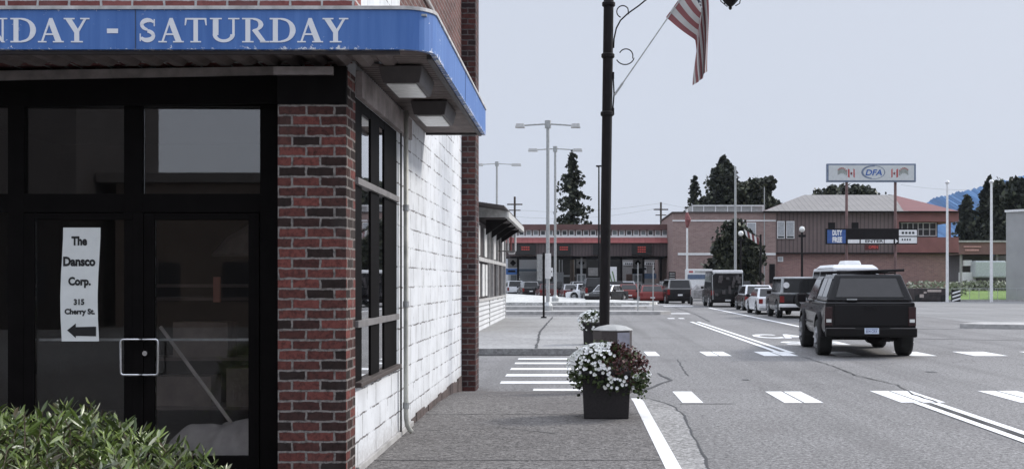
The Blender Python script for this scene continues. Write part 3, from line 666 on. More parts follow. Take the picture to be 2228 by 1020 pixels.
# conduit, downspout
m = MB(); m.tube([(WX+.03,9.5,4.93),(WX+.03,17.5,4.93)], 0.022, 8); m.tube([(WX+.02,11.3,4.3),(WX+.02,17.3,4.3)], 0.01, 6)
m.build('conduit', plain('pale conduit', (0.6,0.58,0.57), 0.5), BL)
m = MB(); xd = WX+.07; m.tube([(xd,11.36,3.36),(xd,11.36,.42),(xd,11.37,.33),(xd+.01,11.38,.25),(xd+.035,11.40,.20),(xd+.05,11.41,.185)], 0.024, 12)
ds = m.build('downspout', plain('cream pipe', (0.55,0.55,0.50), 0.5, var=0.5, scale=3), BL, smooth=True)
m = MB()
for z in (.45,1.45,2.4): m.tube([(xd,11.36,z-.03),(xd,11.36,z+.03)], 0.032, 12)
split_build(m, 'pipe_collar', M_galv, ds)
m = MB(); m.tube([(WX+.03,11.30,.2),(WX+.03,11.30,3.13)], 0.010, 6); m.build('cable', M_rub, BL)
m = MB(); m.tube([(WX+.02,16.2,4.55),(WX+.08,16.2,4.5),(WX+.1,16.2,4.55),(WX+.08,16.2,4.62)], 0.012, 6); m.build('wall_hook', M_black, BL)
# paper sign on the left door
ps_ = thing('paper_sign', 'white paper notice with an arrow taped inside the left glass door', 'notice', (X(174,9.2), 9.203, Z(733,9.2)))
m = MB(); x0, x1, z0, z1 = X(133,9.2), X(217,9.2), Z(742,9.2), Z(495,9.2)
rowsz = [z0+(z1-z0)*k/10 for k in range(11)]
for a, (za, zb) in enumerate(zip(rowsz, rowsz[1:])):
    bx = lambda z: 0.012*math.sin((z-z0)/(z1-z0)*4.5)
    by = lambda k: 9.2035 if k % 2 else 9.2015
    m.quad((x0-bx(za)+.004,by(a),za),(x1-bx(za)-.006,by(a),za),(x1-bx(zb)-.006,by(a+1),zb),(x0-bx(zb)+.004,by(a+1),zb))
m.build('paper', plain('paper', (0.80,0.82,0.80), 0.8, var=0.06), ps_)
m = MB(); S9 = 9.2
for t, a, b, c, d in (('The',156,190,534,514),('Dansco',138,208,579,558),('Corp.',149,198,626,602),('315',161,184,663,650),('Cherry St.',141,207,687,671)):
    add_text(m, t, X(a,S9)-.002, X(b,S9)-.002, Z(c,S9), Z(d,S9), 9.1995, bold=0.045)
ar = [(146,718),(165,703),(165,711),(209,710),(209,731),(165,730),(165,735)]
m.quad(*[(X(a,S9), 9.1995, Z(b,S9)) for a, b in ar][::-1])
m.build('lettering', plain('black ink', (0.015,0.015,0.015), 0.7), ps_)
# things behind the door glass
m = MB(); r = random.Random(3); n1 = 26
for j in range(n1):
    for i in range(n1):
        pass
def drape(cx, cy, rx, ry, h, seed):
    r = random.Random(seed); g = MB(); n = 40; ph = [r.uniform(0,6.28) for _ in range(6)]
    vs = []
    for j in range(n+1):
        for i in range(n+1):
            u = i/n*2-1; v = j/n*2-1; d = math.sqrt(u*u+v*v); a = math.atan2(v, u)
            dd = d*(1+0.16*math.sin(3*a+ph[0])+0.07*math.sin(8*a+ph[1])); z = h*max(0, 1-dd**2.4)*(0.86+0.14*math.sin(4*u+ph[4])) + min(1,d*2)*0.030*math.sin(7*a+ph[2])*(1 if dd < 1 else .1) + 0.012*math.sin(13*u+ph[2])*math.cos(10*v+ph[3])
            vs.append((cx+u*rx, cy+v*ry, 0.16+max(0.003, z)))
    g.add(vs, [(j*(n+1)+i, j*(n+1)+i+1, (j+1)*(n+1)+i+1, (j+1)*(n+1)+i) for j in range(n) for i in range(n)]); return g
one(drape(-2.92, 9.72, 0.50, 0.36, 0.42, 2), 'dust_sheet', plain('grey cloth', (0.60,0.55,0.53), 0.9, var=0.2), 'crumpled grey dust sheet heaped on the floor behind the right door', 'sheet', (-2.95,9.85,.16), smooth=True)
m = MB(); m.tube([(X(335,9.75),9.9,Z(712,9.75)),(X(515,9.75),9.75,Z(935,9.75))], 0.016, 8)
one(m, 'leaning_pole', plain('dull wood', (0.65,0.58,0.54), 0.7), 'thin pole leaning diagonally behind the right door glass', 'pole', (-3.1,9.8,.2))
t = thing('shelf_unit', 'dark shelving with boxes inside the shop behind the right door', 'shelf', (-3.3,10.6,.16))
m = MB()
for z in (.5,.95,1.5,1.62): m.box(-4.0,-2.62,10.5,10.9,z,z+.03)
m.box(-4.0,-3.96,10.5,10.9,.16,1.9); m.box(-2.66,-2.62,10.5,10.9,.16,2.3); m.build('shelf_frame', plain('shelf wood', (0.16,0.12,0.11), 0.7), t)
m = MB(); m.box(-3.85,-3.35,10.55,10.85,.53,.8); m.box(-3.2,-2.8,10.52,10.85,.53,.88); m.box(-3.7,-3.2,10.55,10.85,.98,1.3); split_build(m, 'carton', plain('carton', (0.28,0.22,0.19), 0.8), t)
m = MB(); m.box(X(466,10.45),X(480,10.45),10.42,10.46,Z(657,10.4),Z(602,10.4)); one(m,'small_flag_box',plain('faded red card',(0.45,0.17,0.13),.6),'small upright red card standing behind the right door glass','card',(-3.25,10.44,1.5))
t = thing('floor_lamp', 'big pale dish shade hanging in the dark room behind the right door', 'lamp', (-3.0,11.4,2.0))
m = MB(); m.lathe((-3.05,11.6,2.0), [(0.05,.30),(.2,.27),(.45,.12),(.60,-.06),(.59,-.08),(.40,.05),(.1,.2)], 24); m.build('lamp_shade', plain('dusty shade', (0.25,0.22,0.21), 0.6), t)
m = MB(); m.tube([(-3.05,11.6,2.29),(-3.05,11.6,3.28)], 0.01, 6); m.build('cord', M_black, t)
tag(t, 'big round dusty lamp shade hanging in the dark room behind the right door')
t.name = 'pendant_lamp'

# unseen buildings added behind the viewer to darken glass reflections and front-facing surfaces
def back_house(x0,x1,y,h,lb,col):
    t = thing('added_back_house', lb, 'building', ((x0+x1)/2,y,0))
    m = MB(); m.box(x0,x1,y-8,y,0,h); m.build('wall', plain('wall_%d'%int(h*10), col, .9, scale=1), t)
    m = MB(); m.box(x0-.5,x1+.5,y-8.6,y+.6,h,h+.35); m.build('roof', plain('dark roofing', (0.05,0.045,0.045), .9), t)
    m = MB(); k = x0+1
    while k < x1-2: m.box(k,k+1.4,y+.003,y+.05,1,2.4); k += 3
    split_build(m, 'window', M_bwin0, t)
M_bwin0 = plain('dark pane', (0.03,0.03,0.035), .2)
back_house(-48,-17.6,-22,11,'tall dark block added behind the viewer for reflected trees, darkening the left glass',(0.035,0.03,0.03))
back_house(-17.0,-1.0,-24,5.3,'low tan house added unseen behind the viewer to darken the door glass reflections',(0.16,0.125,0.105))
back_house(14,40,-12,7.5,'dark two storey shop added unseen behind the viewer to darken rear-facing surfaces',(0.10,0.06,0.055))

# ------------------------------------------------------------ shrub
sb = thing('shrub', 'bushy green shrub with long narrow leaves in front of the shop door', 'shrub', (-2.8, 6.1, 0.15))
r = random.Random(21); leaves = MB(); twigs = MB()
def top_px(px):
    T = [(-60,868),(0,878),(40,885),(70,868),(95,842),(120,872),(150,868),(175,885),(215,898),(235,925),(290,925),(320,945),(365,965),(400,990),(440,1010),(470,1060)]
    for (a, ya), (b, yb) in zip(T, T[1:]):
        if a <= px <= b: return ya+(yb-ya)*(px-a)/(b-a)
    return 1080
def leaf(p, d, L, w, mb):
    d = Vector(d).normalized(); s = d.cross(Vector((r.gauss(0,1), r.gauss(0,1), r.gauss(0,1)))).normalized(); nrm = s.cross(d)
    pts = [(0,0),(0.3,0.75),(0.6,1.0),(0.85,0.55),(1,0)]; c = []
    for k, (u, q) in enumerate(pts):
        c.append(Vector(p)+d*L*u - nrm*L*0.16*u*u)
    k = len(mb.v); vs = [c[0]] ; fs = []
    for j in (1,2,3): vs += [c[j]+s*w*pts[j][1]*.5 + nrm*w*.12, c[j], c[j]-s*w*pts[j][1]*.5+ nrm*w*.12]
    vs.append(c[4])
    fs = [(0,1,2),(0,2,3),(1,4,5,2),(2,5,6,3),(4,7,8,5),(5,8,9,6),(7,10,8),(8,10,9)]
    mb.add(vs, fs)
for i in range(640):
    D = r.uniform(5.2, 7.0); px = r.uniform(-260, 430)
    zt = Z(top_px(max(px,-60)), 6.1) - 0.05
    px2 = CX + X(px, 6.1)*F/6.1
    x = X(px, 6.1) + r.uniform(-.05,.05)
    zt -= 0.18*((D-6.1)/0.9)**2
    base = (x+r.uniform(-.1,.1), D+r.uniform(-.1,.1), 0.15); ln = r.choice((0.16,0.22,0.3)); lean = Vector((r.gauss(0,.35), r.gauss(0,.35), 1)).normalized()
    tip = Vector((x, D, zt - abs(r.gauss(0,1))*0.22 * (0.2 if i % 3 == 0 else 1) ))
    if tip.z < 0.28: tip.z = r.uniform(.2,.5)
    st = tip - lean*ln
    if i % 2 == 0: twigs.tube([(st.x, st.y, max(0.15, st.z-.5)), tuple(st), tuple(tip)], [0.006,0.004,0.002], 4, cap=False)
    nl = r.randint(9, 14)
    for k in range(nl):
        q = k/nl; a = r.uniform(0,6.283); el = 0.35+0.9*q; p = st.lerp(tip, q)
        leaf(p, (math.cos(a), math.sin(a), el*r.uniform(.5,1.4)), r.choice((r.uniform(.04,.06),r.uniform(.065,.115))), r.uniform(.012,.025), leaves)
leaves.build('foliage', leaf_mat('privet leaves', [(0.10,0.065,0.04),(0.03,0.045,0.015),(0.07,0.10,0.025),(0.13,0.19,0.04),(0.20,0.26,0.07),(0.26,0.28,0.18),(0.55,0.56,0.50)], 0.3, 9), sb)
twigs.build('stem', plain('twig', (0.10,0.07,0.05), 0.8), sb)

# ------------------------------------------------------------ street lamp with flag
PX0, PY = X(1313,17.2)+.005, 17.2
def pole_x(z): return PX0 + (z-0.5)*0.0135
def pp(px, py, dy=0.0): D = PY+dy; return Vector((X(px,D), D, Z(py,D)))
SL = thing('street_lamp', 'tall dark street lamp post with scroll bracket behind the litter bin', 'street lamp', (pole_x(0), PY, 0.0))
m = MB(); zs = [0.05,0.12,0.35,0.5,0.9,1.0,7.2]; rs = [.17,.17,.14,.11,.10,.078,.074]
m.tube([(pole_x(z),PY,z) for z in zs], rs, 20); m.build('pole', M_black, SL, smooth=False)
for py in (10, 122, 248):
    z = Z(py,PY); m = MB(); m.tube([(pole_x(z),PY,z-.035),(pole_x(z),PY,z-.02),(pole_x(z),PY,z+.02),(pole_x(z),PY,z+.035)], [.085,.1,.1,.085], 18); m.build('collar', M_black, SL)
m = MB()
for py in (165, 243): p = pp(1332,py); m.box(p.x-.03,p.x+.03,PY-.03,PY+.03,p.z-.05,p.z+.05)
m.tube([pp(1334,165),pp(1336,205),pp(1333,243)], 0.012, 6); m.build('flag_socket', M_black, SL)
def arc(cx, cy, rr, a0, a1, n=22, grow=0.0): return [pp(cx+(rr+grow*k/n)*math.cos(a0+(a1-a0)*k/n), cy-(rr+grow*k/n)*math.sin(a0+(a1-a0)*k/n)) for k in range(n+1)]
m = MB()
m.tube([pp(1335,105),pp(1336,85),pp(1341,62),pp(1350,45),pp(1366,30),pp(1390,13),pp(1430,-20),pp(1480,-48),pp(1540,-62),pp(1575,-62),pp(1588,-50)], 0.011, 8)
m.tube(arc(1362,122,15,R(155),R(-20),18)+arc(1360,120,21,R(-20),R(-150),16), 0.009, 6)
m.tube(arc(1355,26,13,R(-110),R(-330),20)+[pp(1368,32)], 0.009, 6)
m.tube([pp(1336,-60),pp(1400,-72),pp(1500,-78),pp(1588,-74)], 0.02, 8)
m.build('scroll_bracket', M_black, SL, smooth=True)
LA = pp(1589, 0)
m = MB(); m.lathe((LA.x,PY,0), [(0.012,Z(22,PY)),(0.03,Z(18,PY)),(0.02,Z(16,PY)),(0.06,Z(11,PY)),(0.115,Z(2,PY)),(0.12,Z(0,PY)),(0.10,Z(-2,PY))], 8); 
m2 = MB(); m2.lathe((LA.x,PY,0), [(0.21,Z(-36,PY)),(0.16,Z(-42,PY)),(0.03,Z(-54,PY))], 8)
ln = m.build('lantern', M_black, SL); m2.tube([(LA.x,PY,Z(-52,PY)),(LA.x,PY,Z(-74,PY))],.02,8); m2.build('lantern_cap', M_black, ln)
m = MB(); m.lathe((LA.x,PY,0), [(0.125,Z(-1,PY)),(0.20,Z(-35,PY))], 8); m.build('lantern_glass', M_lens, ln)
m = MB()
for a in range(4):
    an = a*math.pi/2+.4; m.tube([(LA.x+.09*math.cos(an),PY+.09*math.sin(an),Z(12,PY)),(LA.x+.16*math.cos(an),PY+.16*math.sin(an),Z(6,PY)),(LA.x+.22*math.cos(an),PY+.22*math.sin(an),Z(-33,PY))],.008,5)
m.build('lantern_cage', M_black, ln)
FL = thing('flag', 'striped national flag drooping from an angled staff on the dark lamp post', 'flag', tuple(pp(1337,205)))
m = MB(); A, B = pp(1337,207), pp(1480,0); d = (B-A); m.tube([A, A+d*.12, A+d*.14, A+d*1.62], [.017,.017,.010,.009], 8); m.build('flagpole', M_galv, FL)
m = MB(); nu, nv = 40, 39; vs = []
H0 = pp(1449,38); H1 = A + d*(1.56); rr_ = random.Random(4)
for j in range(nv+1):
    v = j/nv; S = H0.lerp(H1, v); Fo = pp(1513+24*v, 84-142*v); E = pp(1511+29*v, 186-31*v)
    for i in range(nu+1):
        u = i/nu; L1 = .34
        if u < L1: q = u/L1; p = S.lerp(Fo, q); p.z += -.02*math.sin(q*math.pi)
        else: q = (u-L1)/(1-L1); p = Fo.lerp(E, q); p.x += .028*math.sin(q*5+v*6)*(1-q*.4)
        fold = .07*math.sin(v*9+u*3)*min(1, u*3) + .03*math.sin(v*23+u*5)*u
        p.y += fold + .05*u; p.x += .012*math.sin(v*17+u*4)*u; vs.append(p)
fs = []; mis = []
for j in range(nv):
    for i in range(nu):
        st = int(j*13/nv); canton = st >= 6 and i < nu*.4
        fs.append((j*(nu+1)+i, j*(nu+1)+i+1, (j+1)*(nu+1)+i+1, (j+1)*(nu+1)+i)); mis.append(2 if canton else (0 if st % 2 == 0 else 1))
m.add(vs, fs); m.m = mis
fc = m.build('flag_cloth', [plain('faded red cloth', (0.24,0.085,0.09), .8, var=.1), plain('greyed white cloth', (0.48,0.48,0.47), .8, var=.1), plain('navy cloth', (0.03,0.03,0.05), .8)], FL, smooth=True)
m = MB()
for j in range(9):
    for i in range(6):
        a = int(nu*.4*(i+.5+.0*(j%2))/6); b = int(nv*(6.5+ j*.72)/13); p = vs[min(b,nv)*(nu+1)+a]
        for s_ in (-.012, .012):
            m.quad(*[(p.x+.022*(1 if k%2 else .45)*math.cos(k*.628), p.y+s_, p.z+.022*(1 if k%2 else .45)*math.sin(k*.628)) for k in range(10)])
m.build('star', plain('star white', (0.6,0.6,0.6), .8), fc)

# ------------------------------------------------------------ planters and litter bin
def petunia(mb, p, nrm, rad, r):
    nrm = Vector(nrm).normalized(); a = nrm.cross(Vector((0,0,1))); a = a.normalized() if a.length > .01 else Vector((1,0,0)); b = nrm.cross(a); n = 10; o = r.uniform(0,6)
    vs = [Vector(p) - nrm*rad*.45] + [Vector(p) + (a*math.cos(o+k*.628)+b*math.sin(o+k*.628))*rad*(1 if k % 2 else .86) for k in range(n)]
    mb.add(vs, [(0, 1+k, 1+(k+1) % n) for k in range(n)])
M_pleaf = leaf_mat('planter leaves', [(0.012,0.02,0.008),(0.04,0.06,0.02),(0.10,0.14,0.04)], .5, 6)
M_flw = leaf_mat('white petals', [(0.70,0.72,0.66),(0.80,0.81,0.80),(0.86,0.86,0.88)], .7, 6)
M_red = leaf_mat('dark red foliage', [(0.03,0.012,0.012),(0.075,0.025,0.024),(0.17,0.06,0.055)], .6, 6)
def planter(px, D, hw, label, full=True, seed=3, z0=0.15):
    x = X(px, D); r = random.Random(seed); t = thing('planter', label, 'planter', (x, D, z0), 'flower planters along the kerb')
    m = MB(); m.frus((x-hw*.92,x+hw*.92,D-hw*.92,D+hw*.92),(x-hw,x+hw,D-hw,D+hw),z0,z0+.48); m.frus((x-hw*1.05,x+hw*1.05,D-hw*1.05,D+hw*1.05),(x-hw*1.05,x+hw*1.05,D-hw*1.05,D+hw*1.05),z0+.48,z0+.53)
    m.build('pot', plain('dark speckled pot', (0.022,0.018,0.019), .75, var=.6, scale=60, bmp=.4), t, bevel=.012)
    zc = z0+.56; R0 = hw*1.70; lv = []; rd = []; fl = MB(); cw = x+.035
    def surf(a, el, q=1.0): return Vector((cw+R0*q*math.cos(a)*math.cos(el), D+R0*.9*q*math.sin(a)*math.cos(el), zc+ (.27*q*math.sin(el) if el > 0 else .42*q*math.sin(el))))
    nA = 3800 if full else 900
    for _ in range(nA):
        a = r.uniform(0,6.283); el = r.uniform(-.75,1.5); p = surf(a, el, r.uniform(.55,1.03)); p.z += r.gauss(0,.02)
        isred = (p.x-cw) > -.02*R0 + r.gauss(0,.06) and p.z > zc-.16+.08*math.sin(a*3) and full and r.random() < .85
        (rd if isred else lv).append(p)
    trail = []
    if full:
        for (dx, dz) in ((.30,-.38),(.25,-.33),(.34,-.26),(-.28,-.24),(-.34,-.2),(.1,-.28)):
            for k in range(60): trail.append((cw+dx*1.15+r.gauss(0,.03), D-.28+r.gauss(0,.05), zc+.05+dz*r.uniform(.3,1)))
    lv += [Vector(p) for p in trail]
    leafcloud(lv, .045, M_pleaf, 'foliage', t, seed=seed)
    if rd: leafcloud(rd, .035, M_red, 'red_foliage', t, seed=seed+1)
    n = 0; want = 300 if full else 130
    for _ in range(6000):
        if n >= want: break
        a = r.uniform(math.pi*.9, 2.08*math.pi) if full else r.uniform(0,6.28); el = r.uniform(-.55,1.4); p = surf(a, el, 1.04)
        u = (p.x-cw)/R0
        if full:
            up_left = u < .08 + .1*math.sin(el*5) and el > -.15 and r.random() < (1.0 if el > .3 else .5)*(1 if u<-.1 else .6)
            fringe = -.5 < el < -.12 and u > -.15 and r.random() < .75
            if not (up_left or fringe): continue
        nr = Vector((math.cos(a)*math.cos(el), math.sin(a)*math.cos(el)-.5, math.sin(el)+.3)); petunia(fl, p, nr+Vector((r.gauss(0,.3),r.gauss(0,.3),r.gauss(0,.3))), r.uniform(.016,.025)*(1 if full else 1.4), r); n += 1
    fl.build('white_flowers', M_flw, t); return t
planter(1318, 13.0, .27, 'dark square planter of white petunias and red foliage in front of the litter bin', True, 3)
planter(1288, 28.0, .22, 'smaller planter of white flowers partly hidden behind the litter bin', False, 5)
TB = thing('litter_bin', 'octagonal dark litter bin with a pale domed lid behind the flower planter', 'litter bin', (X(1332,16.4),16.4,.1))
bx = X(1333,16.4); by = 16.45
m = MB(); m.lathe((bx,by,0), [(.29,.08),(.29,.66),(.275,.68)], 8, rot=R(10)); m.build('base', plain('dark slats', (0.05,0.045,0.045), .7, bmp=.4), TB, bevel=.01)
m = MB(); m.lathe((bx,by,0), [(.285,.682),(.285,.978)], 8, rot=R(10)); hd = m.build('hood', plain('brown mesh hood', (0.055,0.045,0.045), .5, var=.5, scale=80), TB, bevel=.008)
m = MB(); m.lathe((bx,by,0), [(.300,.979),(.295,.992),(.20,1.035),(.08,1.058),(.01,1.06)], 8, rot=R(10)); m.build('lid', plain('pale lid', (0.38,0.38,0.37), .45, var=.25), TB, bevel=.006)
m = MB(); a0, a1 = R(10-90), R(10-45); r0 = .290
P0 = Vector((bx+r0*math.cos(a0), by+r0*math.sin(a0), 0)); P1 = Vector((bx+r0*math.cos(a1), by+r0*math.sin(a1), 0)); P2 = Vector((bx+r0*math.cos(R(-125)), by+r0*math.sin(R(-125)), 0))
def facepanel(mb, A_, B_, u0, u1, z0, z1, th=.012):
    dd = B_-A_; nn = Vector((dd.y,-dd.x,0)).normalized(); a = A_+dd*u0; b = A_+dd*u1
    mb.prism([(a.x,a.y,z0),(b.x,b.y,z0),(b.x,b.y,z1),(a.x,a.y,z1)], nn*th)
facepanel(m, P0, P1, .04, .96, .70, .955); m.build('flap', plain('grey flap', (0.26,0.26,0.31), .35), hd)

# small kerb-side sign on a black post
SG = thing('road_sign', 'back-to-back grey sign panels on a thin black post beside the far pavement', 'sign', (X(1183,48.5),48.5,.15))
D = 48.5; m = MB(); m.tube([(X(1183,D),D,.1),(X(1183,D),D,Z(549,D))], .045, 8); m.box(X(1177,D),X(1189,D),D-.2,D+.2,.1,.2); m.build('post', M_black, SG)
m = MB(); m.box(X(1168,D),X(1180,D),D-.02,D+.02,Z(611,D),Z(553,D)); m.build('panel', M_galv, SG)
m = MB(); m.box(X(1186,D),X(1199,D),D-.02,D+.02,Z(606,D),Z(551,D)); m.build('panel', M_white, SG)
AS = thing('arrow_sign', 'little pale sign with a left arrow hanging beside the black sign post', 'sign', (X(1195,59.8),59.8,Z(604,59.8)))
D = 59.7; m = MB(); m.box(X(1188,D),X(1203,D),D-.03,D,Z(601,D),Z(582,D)); m.build('panel', M_white, AS)
m = MB(); m.quad(*[(X(a,D),D-.034,Z(b,D)) for a,b in ((1189,590),(1193,586),(1193,589),(1201,589),(1201,592),(1193,592),(1193,594))]); m.build('arrow', M_black, AS)

# ------------------------------------------------------------ kiosk with white boards
KB = thing('ticket_kiosk', 'small white boarded kiosk with tall curtained windows beyond the side street', 'building', (-4.5,36,.15))
kx = -3.0; M_side = ribbed('white lap siding', (0.74,0.75,0.76), 2, .152, .6, .3); M_post = plain('grey trim', (0.50,0.49,0.48), .6)
m = MB(); z = .15
while z < 1.06:
    m.frus((-9,kx+.03,35,48.6),(-9,kx+.005,35.02,48.58),z,z+.15); z += .152
KW = m.build('siding', M_side, KB)
m = MB(); m.box(-9,kx-.08,35.2,48.4,1.07,3.6); m.build('inner_wall', plain('dark room', (0.05,0.04,0.042), .8), KB)
m = MB()
for y in (35.0,39.6,41.2,43.8,46.2,48.45): m.box(kx-.05,kx+.04,y,y+.14,1.0 if y not in (39.6,35.0,48.45) else .15,3.72)
m.box(kx-.05,kx+.05,35.0,48.59,2.32,2.44); m.box(kx-.05,kx+.06,35.0,48.59,1.05,1.13); m.build('trim', M_post, KB)
m = MB()
for y0,y1 in ((35.3,36.3),(37.3,38.2),(38.6,39.4)): 
    m.box(kx-.07,kx-.03,y0,y1,1.2,2.25)
for y0,y1 in ((35.5,36.4),(38.2,39.2),(41.4,42.2),(42.6,43.5),(44.1,44.7),(47.4,48.2)):
    m.box(kx-.07,kx-.03,y0,y1,2.5,3.45)
split_build(m, 'curtain', plain('white curtain', (0.66,0.66,0.65), .9, var=.15), KB)
m = MB()
for y in (40.5,41.9,43.1,44.6,45.8,47.2): m.box(kx-.02,kx+.02,y,y+.09,1.13,2.32)
split_build(m, 'mullion', M_mull, KB)
m = MB(); m.prism([(-9.5,0,3.74),(-2.2,0,3.74),(-2.2,0,3.94),(-3.4,0,4.1),(-9.5,0,4.1)][::-1], (0,.12,0)); 
for i in range(len(m.v)): m.v[i] = (m.v[i][0], m.v[i][1]+36.8, m.v[i][2])
m.box(-2.28,-2.16,36.93,47.9,3.74,3.93); m.build('roof_fascia', plain('greyed white fascia', (0.55,0.55,0.54), .7, var=.3), KB)
m = MB(); m.prism([(-9.5,34.9,4.10),(-3.4,34.9,4.10),(-2.18,34.9,3.945),(-2.18,34.9,3.99),(-3.4,34.9,4.17),(-9.5,34.9,4.17)][::-1], (0,13.1,0)); m.box(-9,-2.3,36.95,47.8,3.70,3.735)
m.build('roof', plain('dark shingle', (0.06,0.05,0.05), .8), KB)
m = MB()
for y in (37.6,40.2,42.8,45.4): m.prism([(kx+.05,y,3.2),(kx+.75,y,3.68),(kx+.75,y,3.73),(kx+.05,y,3.73)], (0,.07,0))
split_build(m, 'eave_bracket', M_black, KB)
HS = thing('hanging_sign_frame', 'white hanging tube frame below the kiosk eave', 'sign frame', (X(1112,47),47,Z(552,47)))
D = 46.5; m = MB(); q = lambda a, b: Vector((X(a,D), D, Z(b,D)))
m.tube([q(1105,482),q(1105,545),q(1108,551),q(1118,551),q(1121,545),q(1121,515),q(1119,490)], .045, 8); m.tube([q(1104,514),q(1122,514)], .03, 6); m.tube([q(1104,482),q(1110,474),q(1120,482)], .03, 6)
m.build('tube_frame', M_white, HS); m = MB(); m.tube([q(1112,484),q(1112,548)], .04, 6); m.build('centre_bar', plain('dull red bar', (0.35,0.12,0.11), .6), HS)
m = MB(); m.tube([(kx,44.8,Z(546,45)),(X(1121,46.5),46.4,Z(547,46.5))], .03, 6); m.build('arm', M_black, HS)

# ------------------------------------------------------------ lamp poles, flag poles
def twin_lamp(px, D, ytop, xl, xr, label, z0=0.1):
    x = X(px, D); zt = Z(ytop, D); t = thing('twin_lamp_post', label, 'lamp post', (x, D, z0), 'twin-arm lamp posts by the border crossing')
    m = MB(); m.tube([(x,D,z0),(x,D,zt+.25)], [.105,.085], 10); m.lathe((x,D,z0), [(.26,0),(.26,.25),(.14,.45)], 10); m.build('pole', M_galv, t)
    m = MB(); m.tube([(X(xl+18,D),D,zt),(x,D,zt+.08),(X(xr-18,D),D,zt)], .045, 8); m.lathe((x,D,zt-.15), [(.16,0),(.16,.4)], 8); m.build('arm', M_galv, t)
    for a, b in ((xl,xl+21),(xr-21,xr)):
        m = MB(); m.frus((X(a,D),X(b,D),D-.2,D+.2),(X(a,D)+.05,X(b,D)-.05,D-.16,D+.16),zt-.13,zt+.09); m.build('lamp_head', plain('pale lamp head', (0.5,0.5,0.49), .5), t, bevel=.02)
twin_lamp(1192, 60, 273, 1121, 1263, 'nearest and tallest twin-arm lamp post left of the dark pole', .17)
twin_lamp(1208, 84, 326, 1149, 1267, 'second twin-arm lamp post just right of the tallest one', .25)
twin_lamp(1081, 100, 358, 1030, 1134, 'farthest twin-arm lamp post rising behind the kiosk roof', .2)
def thin_pole(px, D, ytop, label, name='pole', cat='pole', r=.06, mat=None, arm=0, z0=0.0, ball=False):
    x = X(px,D); zt = Z(ytop,D); t = thing(name, label, cat, (x,D,z0)); m = MB(); m.tube([(x,D,z0),(x,D,zt)], [r*1.2,r*.8], 8); m.build('shaft', mat or M_galv, t)
    if arm: m = MB(); m.tube([(x,D,zt-.1),(x+arm,D,zt)], .04, 6); m.box(min(x+arm,x),max(x+arm,x)+.3,D-.12,D+.12,zt-.05,zt+.1); m.build('lamp_head', M_black, t)
    if ball: m = MB(); m.lathe((x,D,zt), [(r*1.1,0),(r*1.8,r*1.2),(r*1.1,r*2.4),(.01,r*2.8)], 10); m.build('finial', mat or M_galv, t)
    return t
thin_pole(1303,120,362,'thin dark lamp pole just left of the black post above the canopy','lamp_pole','lamp pole',.09,M_black,-.3)
thin_pole(1600,100,362,'tall thin grey pole in front of the dense dark tree','tall_pole','pole',.11)
thin_pole(1663,122,407,'short thin pole behind the end of the white roof screen','roof_mast','mast',.06)
thin_pole(2061,95,400,'white pole nearest the brick building right of the parked pickup','flagpole','flagpole',.11,M_white,ball=True)
thin_pole(2157,95,399,'rightmost tall white pole beside the lawn','flagpole','flagpole',.12,M_white,ball=True)
t = thin_pole(1495,110,455,'white flagpole with a furled flag in front of the brick building','flagpole','flagpole',.10,M_white)
m = MB(); D = 110; m.tube([(X(1494,D),D,Z(462,D)),(X(1497,D),D,Z(478,D)),(X(1495,D),D,Z(496,D))], [.12,.3,.1], 8); m.build('furled_flag', plain('furled cloth', (0.25,0.09,0.09), .8, scale=3, var=.6), t)
for px, D, yt, lb in ((1438,190,440,'utility pole with crossarms above the right end of the canopy'),(1120,180,428,'distant utility pole between the kiosk roof and the twin lamps')):
    x = X(px,D); zt = Z(yt,D); t = thing('utility_pole', lb, 'utility pole', (x,D,0)); m = MB(); m.tube([(x,D,0),(x,D,zt)], .16, 8); m.build('shaft', M_bark, t)
    m = MB(); m.box(x-1.2,x+1.2,D-.08,D+.08,zt-1.3,zt-1.1); m.box(x-.9,x+.9,D-.08,D+.08,zt-2.2,zt-2.05); m.build('crossarm', M_bark, t)
for k, (a, b) in enumerate((((1060,452),(1438,442)),((1100,470),(1438,452)),((1438,442),(1800,470)),((1960,402),(2228,398)))):
    D = 188 + k; A_ = Vector((X(a[0],D),D,Z(a[1],D))); B_ = Vector((X(b[0],D),D,Z(b[1],D))); n = 16; m = MB()
    m.tube([A_.lerp(B_, i/n)+Vector((0,0,-1.0*math.sin(math.pi*i/n))) for i in range(n+1)], .022, 4)
    one(m, 'overhead_wire', M_galv, ['sagging wire left of the dark post above the canopy', 'lower sagging wire left of the dark post', 'sagging wire running right from the utility pole', 'thin wire in the sky right of the hanging road sign'][k], 'wire', tuple(A_))
def globe_post(px, D, ytop, label):
    x = X(px,D); zt = Z(ytop,D); t = thing('globe_lamp', label, 'lamp', (x,D,0)); m = MB(); m.tube([(x,D,0),(x,D,zt)], [.12,.08], 8); m.box(x-.3,x+.3,D-.1,D+.1,zt-.5,zt-.3); m.build('post', M_black, t)
    m = MB(); m.lathe((x,D,zt-.1), [(.05,0),(.22,.12),(.26,.28),(.18,.46),(.03,.52)], 12); m.build('globe', M_lens, t, smooth=True)
for px_, lb_ in ((1388,'left one of the two thin grey posts before the red hatchback'),(1421,'right one of the two thin grey posts before the red hatchback')):
    thin_pole(px_,59.6,572,lb_,'thin_post','post',.03,z0=.17)
globe_post(1745,98,503,'dark lamp post with a pale globe in front of the brown ribbed wall'); globe_post(1612,104,512,'globe lamp post half hidden by the dense dark tree')
t = thing('bracket_flag', 'small striped flag drooping from a dark post beside the brick building window', 'flag', (X(1655,102),102,0))
